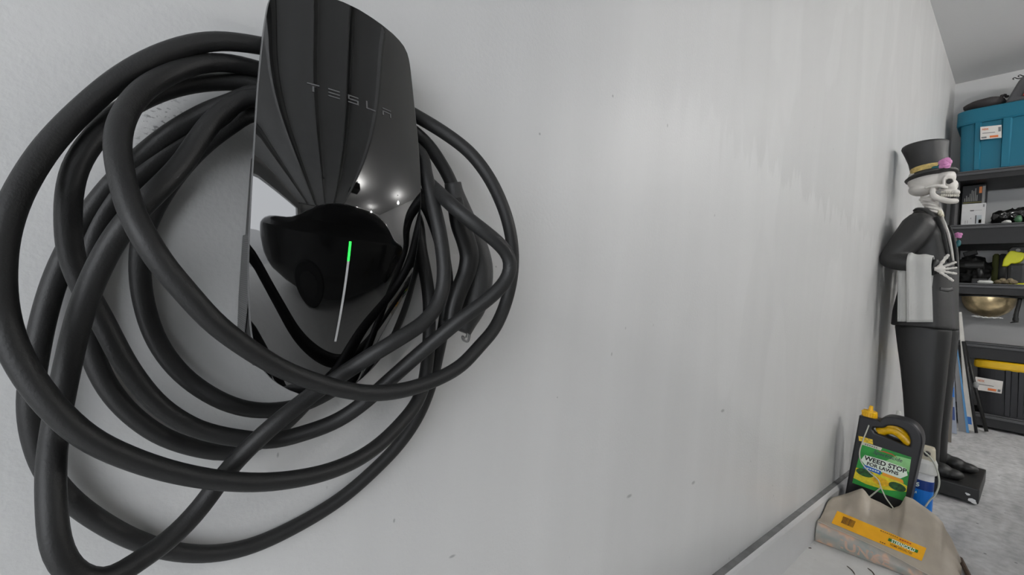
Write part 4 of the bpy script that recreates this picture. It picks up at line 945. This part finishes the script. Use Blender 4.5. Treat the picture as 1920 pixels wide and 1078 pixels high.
carton('tool_kit_box', 'dark printed box with grey bars and orange spot, behind the white box', 1800, 338, 1850, 424, 5.03, .2, dkc, T2, bars+[(.72, .84, .80, .95, og), (.05, .85, .585, .60, ol), (.86, .98, .3, .96, gy), (.1, .25, .50, .57, ol), (.2, .5, .44, .50, gy), (.02, .12, .05, .4, gy)])
carton('white_product_box', 'white product box with small pictures, in front of the dark printed box', 1801, 380, 1849, 424, 4.94, .06, whc, T2, [(.36, .52, .66, .70, rk), (.52, .85, .675, .69, gy), (.60, .64, .08, .46, rk), (.66, .86, .08, .46, mat('ink_pale_blue', rgb(170, 178, 182), .5)), (.74, .86, .1, .26, mat('ink_tan', rgb(200, 165, 100), .5)), (.88, .95, .82, .94, gy), (.4, .43, .3, .36, gy), (.27, .29, .1, .24, gy), (.18, .20, .1, .24, gy)])
bm = bmesh.new(); xg = W(1856, 400, 'y', 5.0)[0]
for k in range(9): ell(bm, (xg+.05+.055*k, 5.06+.02*math.sin(k), T2+.055+.045*(k/8)), (.05, .11, .055+.05*(k/8)), 3, nz=.4, nsc=22)
o = remeshed('bin_liner_bag', bm, mat('black_plastic_film', rgb(30), .18, bump=.9, bscale=14, spec=.8), None, .009, 1); tag(recenter(o), 'shiny black plastic bag slumped beside the white box on the second shelf', 'bag'); o.location.z = T2+.001
bm = bmesh.new(); c = W(1888, 417, 'y', 4.95); ell(bm, (c[0], 4.95, T2+.016), (.028, .02, .014), 2, nz=.4); o = bmobj('paper_scrap', bm, wp, smooth=True); tag(recenter(o), 'crumpled white paper scrap in front of the shiny black bag', 'paper'); o.location.z = T2+.001
bm = bmesh.new(); c = W(1902, 410, 'y', 4.955); ell(bm, (c[0]+.02, 4.955, T2+.03), (.022, .016, .028), 2, nz=.4); o = bmobj('green_wrapper', bm, mat('wrapper_green', rgb(70, 110, 78), .4), smooth=True); tag(recenter(o), 'small green wrapper beside the shiny black bag on the second shelf', 'wrapper'); o.location.z = T2+.001
# third tier: power tools
yg = mat('tool_lime', rgb(198, 200, 24), .4); tkk = mat('tool_black', rgb(18), .45, bump=.4, bscale=40)
def tool(label, u, v, y, s, body_m, name='cordless_drill'):
    p = W(u, v, 'y', y); x, z = p[0], T3+.001; t = thing(name, label, 'power tool', (x, y, z))
    bm = bmesh.new(); tube(bm, [(x-.08*s, y, z+.17*s), (x-.05*s, y, z+.17*s), (x+.07*s, y, z+.175*s)], [.024*s, .036*s, .036*s], 18); bmobj('motor_housing', bm, body_m, t)
    bm = bmesh.new(); tube(bm, [(x-.13*s, y, z+.168*s), (x-.08*s, y, z+.17*s)], [.012*s, .02*s], 14); bmobj('chuck', bm, tkk, t)
    bm = bmesh.new(); tube(bm, [(x+.035*s, y, z+.16*s), (x+.05*s, y, z+.10*s), (x+.05*s, y, z+.05*s)], [.024*s, .021*s, .022*s], 14); bmobj('grip', bm, tkk, t, smooth=True)
    boxobj('battery', (x-.0*s, y-.04*s, z), (x+.10*s, y+.04*s, z+.052*s), tkk, t, bevel=.006*s)
    return t
tool('black cordless drill lying at the left of the tool shelf', 1824, 500, 4.97, .85, tkk)
# lime leaf-blower like tool tilted, with black top
p = W(1900, 500, 'y', 4.98); tt2 = thing('lime_power_tool', 'bright lime green power tool with black top on the third shelf', 'power tool', (p[0], 4.98, T3))
def flatpart(name, poly, y, th, m, par, bev=.008):
    me = curve_mesh([[(W(u, v, 'y', y)[0], W(u, v, 'y', y)[2]) for u, v in poly]], th/2-bev, bev, 3)
    for v in me.vertices: q, z_, t_ = v.co; v.co = Vector((q, y+th/2-t_, z_))
    return link(name, me, m, par)
flatpart('tool_body', smooth2([(1882, 497), (1884, 488), (1890, 478), (1896, 472), (1908, 474), (1918, 476), (1914, 487), (1904, 492), (1895, 492), (1888, 497), (1882, 497)], 3)[:-1], 4.955, .07, yg, tt2)
flatpart('tool_top', [(1893, 470), (1898, 464), (1918, 464), (1917, 474), (1905, 473)], 4.962, .06, tkk, tt2)
bm = bmesh.new(); tube(bm, [W(1909, 469, 'y', 4.95), W(1909, 469, 'y', 4.963)], .012, 16); bmobj('dial', bm, mat('dial_grey', rgb(110), .4), tt2)
boxobj('tool_foot', (W(1889, 500, 'y', 4.98)[0], 4.96, T3+.002), (W(1925, 500, 'y', 4.98)[0], 5.03, W(1900, 494, 'y', 4.99)[2]), tkk, tt2, bevel=.02)
bm = bmesh.new()
for k, (u, v, r) in enumerate(((1806, 498, .07), (1822, 493, .08), (1838, 500, .07), (1812, 515, .07), (1832, 515, .065), (1840, 514, .04))):
    c = W(u, v, 'y', 5.12); ell(bm, (c[0], 5.16+.02*(k % 2), max(c[2], T3+r)), (r, .07, r), 3, nz=.5, nsc=26)
o = remeshed('tool_bag', bm, mat('black_nylon', rgb(16), .7, bump=.9, bscale=30), None, .008, 0); tag(recenter(o), 'lumpy black nylon tool bag filling the left of the third shelf', 'bag'); o.location.z = T3+.001
c = W(1818, 475, 'y', 5.16); bm = bmesh.new(); box(bm, (c[0]-.035, 5.13, c[2]-.02), (c[0]+.045, 5.19, c[2]+.018), .005, rot=Matrix.Rotation(-.3, 3, 'Y'))
c2 = o.location.copy()
tag(recenter(bmobj('battery_pack', bm, tkk)), 'flat black battery pack tilted on top of the black tool bag', 'battery')
for i, (u, v, r, nm, lb) in enumerate(((1868, 484, .02, 'olive_pouch', 'olive green pouch at the back of the third shelf, left of the lime tool'), (1881, 484, .024, 'grey_motor_cap', 'dark grey round motor cap beside the lime tool'))):
    bm = bmesh.new(); c = W(u, v, 'y', 5.16); loft(bm, [(c[0], 5.16, T3+.001, r*1.0, r, 2.4), (c[0], 5.16, (T3+c[2])/2, r*1.05, r, 2.4), (c[0], 5.16, c[2]+.02, r, r*.8, 2.4), (c[0], 5.16, c[2]+.034, r*.5, r*.4, 2)], 20)
    tag(recenter(bmobj(nm, bm, [mat('olive_fabric', rgb(74, 78, 30), .7), mat('dark_grey_plastic', rgb(52), .5)][i], smooth=True)), lb, ['pouch', 'cap'][i])
bm = bmesh.new(); a, b = W(1834, 526, 'y', 4.93), W(1861, 530, 'y', 4.93); zc_ = T3+.016
tube(bm, [(a[0]-.004, 4.93, zc_), (a[0]+.006, 4.93, zc_), (b[0]-.006, 4.93, zc_), (b[0]+.004, 4.93, zc_)], [.006, .014, .014, .006], 16); tag(recenter(bmobj('white_tube', bm, wp, smooth=True)), 'stubby white tube lying at the front edge of the third shelf', 'tube')
bm = bmesh.new(); c = W(1873, 516, 'y', 4.96); tube(bm, [(c[0], 4.95, T3+.014), (c[0], 4.98, T3+.014)], .011, 16); tag(recenter(bmobj('tape_roll', bm, yg)), 'small lime yellow round knob between the white tube and lime tool', 'knob')
bm = bmesh.new(); c = W(1908, 530, 'y', 4.95); box(bm, (c[0]-.03, 4.93, T3+.001), (c[0]+.035, 4.96, T3+.016), .004); box(bm, (c[0]-.045, 4.935, T3+.001), (c[0]-.03, 4.955, T3+.009), .002); tag(recenter(bmobj('lime_knife', bm, yg)), 'small lime yellow utility knife at the right front of the third shelf', 'knife')
bm = bmesh.new()
for k in range(5):
    c = W(1886+k*7, 507+(k % 2)*4, 'y', 4.99); ell(bm, (c[0]-.03, 4.93, T3+.022+.008*(k % 2)), (.022, .017, .016+.004*(k % 2)), 3, nz=.25, nsc=12)
tag(recenter(bmobj('work_glove', bm, mat('tan_glove', rgb(120, 108, 84), .8, nscale=60, namt=.4, bump=.6), smooth=True)), 'tan and grey work glove crumpled under the lime tool', 'glove')
bm = bmesh.new(); a = W(1797, 532, 'y', 4.915); tube(bm, [(rx0+.02, 4.915, T3+.0035), (rx0+.2, 4.93, T3+.0035)], (.003, .008), 8); tag(recenter(bmobj('metal_ruler', bm, mat('ruler_steel', rgb(170), .35, metal=1))), 'thin silver strip lying at the left front of the third shelf', 'ruler')
# hammered brass bowl in clear film hanging under the third shelf
cB = W(1852, 560, 'y', 5.02); zr = B3-.004; bx0, bx1 = W(1800, 565, 'y', 5.0)[0], W(1908, 565, 'y', 5.0)[0]; bcx = (bx0+bx1)/2; br_ = (bx1-bx0)/2; zlow = W(1855, 595, 'y', 5.0)[2]
bw = thing('brass_bowl', 'large hammered brass bowl hung under the third shelf above the grey gap', 'bowl', (bcx, 5.06, zlow))
bm = bmesh.new(); secs = []
H_ = zr-zlow
for k in range(13):
    q = k/12; z = zlow+H_*q; r = br_*math.sqrt(max(0.02, 1-(1-q)**2.2)); secs.append((bcx, 5.08, z, r, min(r, .2), 2))
loft(bm, secs, 48)
bmobj('bowl_shell', bm, mat('hammered_brass', rgb(206, 186, 146), .3, metal=.8, nscale=11, namt=.55, bump=.8, bscale=26), bw, smooth=True)
bm = bmesh.new(); tube(bm, [(bcx+br_*math.cos(a)*1.0, 5.08+min(br_, .2)*math.sin(a), zr-.004) for a in np.linspace(0, 2*math.pi, 48)], .005, 8, cap=False); bmobj('rim', bm, rl, bw, smooth=True)
bm = bmesh.new()
for k in range(14):
    q = k/13; xx = bcx-br_*.45+br_*.95*q; ell(bm, (xx, 4.95, zlow-.004+.01*abs(q-.5)+.003*math.sin(k*2.3)), (.014, .008, .0045), 1, nz=.4)
bmobj('film_edge', bm, mat('clear_film_white', rgb(220), .3), bw, kind='stuff', label='crumpled white film under the bowl')
# black strap hanging at right
bm = bmesh.new(); Q = [W(u, v, 'y', 4.97) for u, v in ((1913, 556), (1909, 575), (1905, 590), (1904, 602))]
Q[0][2] = B3-.014; tube(bm, catmull(Q, 5), [(.008, .012)]*10+[(.008, .013)]*3+[(.008, .016)]*3, 12, up=(0, 1, 0)); tube(bm, [W(1909, 602, 'y', 4.97), W(1894, 605, 'y', 4.97)], [.010, .003], 10)
tag(recenter(bmobj('hanging_strap', bm, tkk, smooth=True)), 'black fabric strap hanging from the third shelf right of the brass bowl', 'strap')

# ================================================================ boards leaning on the rack's left end
def board(name, label, cat, bl_, br_, tr_, tl_, y0, y1, th, m, extra=None):
    """bl/br on the slab at depth y0, tl/tr at depth y1"""
    q = [W(*bl_, 'y', y0), W(*br_, 'y', y0), W(*tr_, 'y', y1), W(*tl_, 'y', y1)]
    q[0][2] = q[1][2] = fl(y0)+.002
    t = thing(name, label, cat, tuple(np.round((q[0]+q[1])/2, 4)))
    nrm = np.cross(q[1]-q[0], q[3]-q[0]); nrm = nrm/np.linalg.norm(nrm); nrm = nrm if nrm[1] > 0 else -nrm
    def slab_(name_, pts_, off0, off1, mm, par):
        me = bpy.data.meshes.new(name_); A_ = [p+nrm*off0 for p in pts_]; B_ = [p+nrm*off1 for p in pts_]
        me.from_pydata([tuple(p) for p in A_+B_], [], [(0, 1, 2, 3), (7, 6, 5, 4), (0, 4, 5, 1), (1, 5, 6, 2), (2, 6, 7, 3), (3, 7, 4, 0)]); o = link(name_, me, mm, par)
        bm = bmesh.new(); bm.from_mesh(me); bmesh.ops.recalc_face_normals(bm, faces=bm.faces); bm.to_mesh(me); bm.free(); return o
    slab_('board', q, 0, th, m, t)
    f = lambda s, t_: (1-t_)*((1-s)*q[0]+s*q[1])+t_*((1-s)*q[3]+s*q[2])
    for nm, a, b, c_, d_, mm in (extra or []): slab_(nm, [f(a, c_), f(b, c_), f(b, d_), f(a, d_)], -.0015, -.0001, mm, t)
wb = mat('white_board', rgb(206, 204, 198), .5, nscale=10, namt=.06); bt = mat('blue_tape', rgb(40, 110, 190), .5); gb = mat('grey_board', rgb(128, 128, 130), .6, nscale=8, namt=.08); bb = mat('blue_edge_board', rgb(80, 140, 190), .5)
board('leaning_board', 'tall white plank with blue tape near its foot, leaning by the rack', 'plank', (1811, 812), (1827, 812), (1803, 585), (1797, 585), 4.72, 4.86, .016, wb, [('tape', 0, .75, .05, .11, bt)])
board('leaning_board', 'grey panel with blue left edging leaning behind the statue legs', 'panel', (1797, 812), (1817, 816), (1794, 640), (1787, 640), 4.62, 4.74, .012, gb, [('edging', .74, 1.0, 0, 1, bb)])
board('leaning_board', 'narrow blue and white printed panel nearest the statue legs', 'panel', (1783, 812), (1794, 816), (1788, 690), (1778, 690), 4.5, 4.58, .010, mat('pale_panel', rgb(150, 158, 172), .5), [('print_patch', .3, .9, .55, .7, bt), ('print_patch', .3, .8, .2, .4, mat('print_navy', rgb(50, 74, 130), .5)), ('print_patch', .3, .8, .75, .9, mat('print_navy', rgb(50, 74, 130), .5))])
board('leaning_board', 'low beige-edged grey panel right beside the statue trousers', 'panel', (1771, 832), (1783, 836), (1787, 745), (1774, 745), 4.2, 4.26, .010, mat('grey_brown_panel', rgb(112, 106, 98), .6), [('edging', 0, .2, 0, 1, mat('beige_edge', rgb(190, 180, 160), .5))])
def pole(label, a, b, y0, y1, r, m):
    p, q = W(*a, 'y', y0), W(*b, 'y', y1); p[2] = fl(y0)+r*.6; bm = bmesh.new(); tube(bm, [p, q], r, 12); tag(recenter(bmobj('metal_pole', bm, m, smooth=True)), label, 'pole')
pole('black pole leaning across the black tote, rightmost of the leaning poles', (1850, 806), (1807, 640), 4.78, 4.88, .011, tkk)
pole('dark pole directly beside the white plank', (1831, 806), (1806, 640), 4.66, 4.78, .009, rk)
bm = bmesh.new(); c = W(1830, 722, 'y', 4.815); ell(bm, c, (.016, .007, .024), 2, nz=.3); c = None
tag(recenter(bmobj('pole_bracket', bm, mat('clear_grey_plastic', rgb(150), .3), smooth=True)), 'small pale plastic bracket clipped on the black pole', 'bracket')
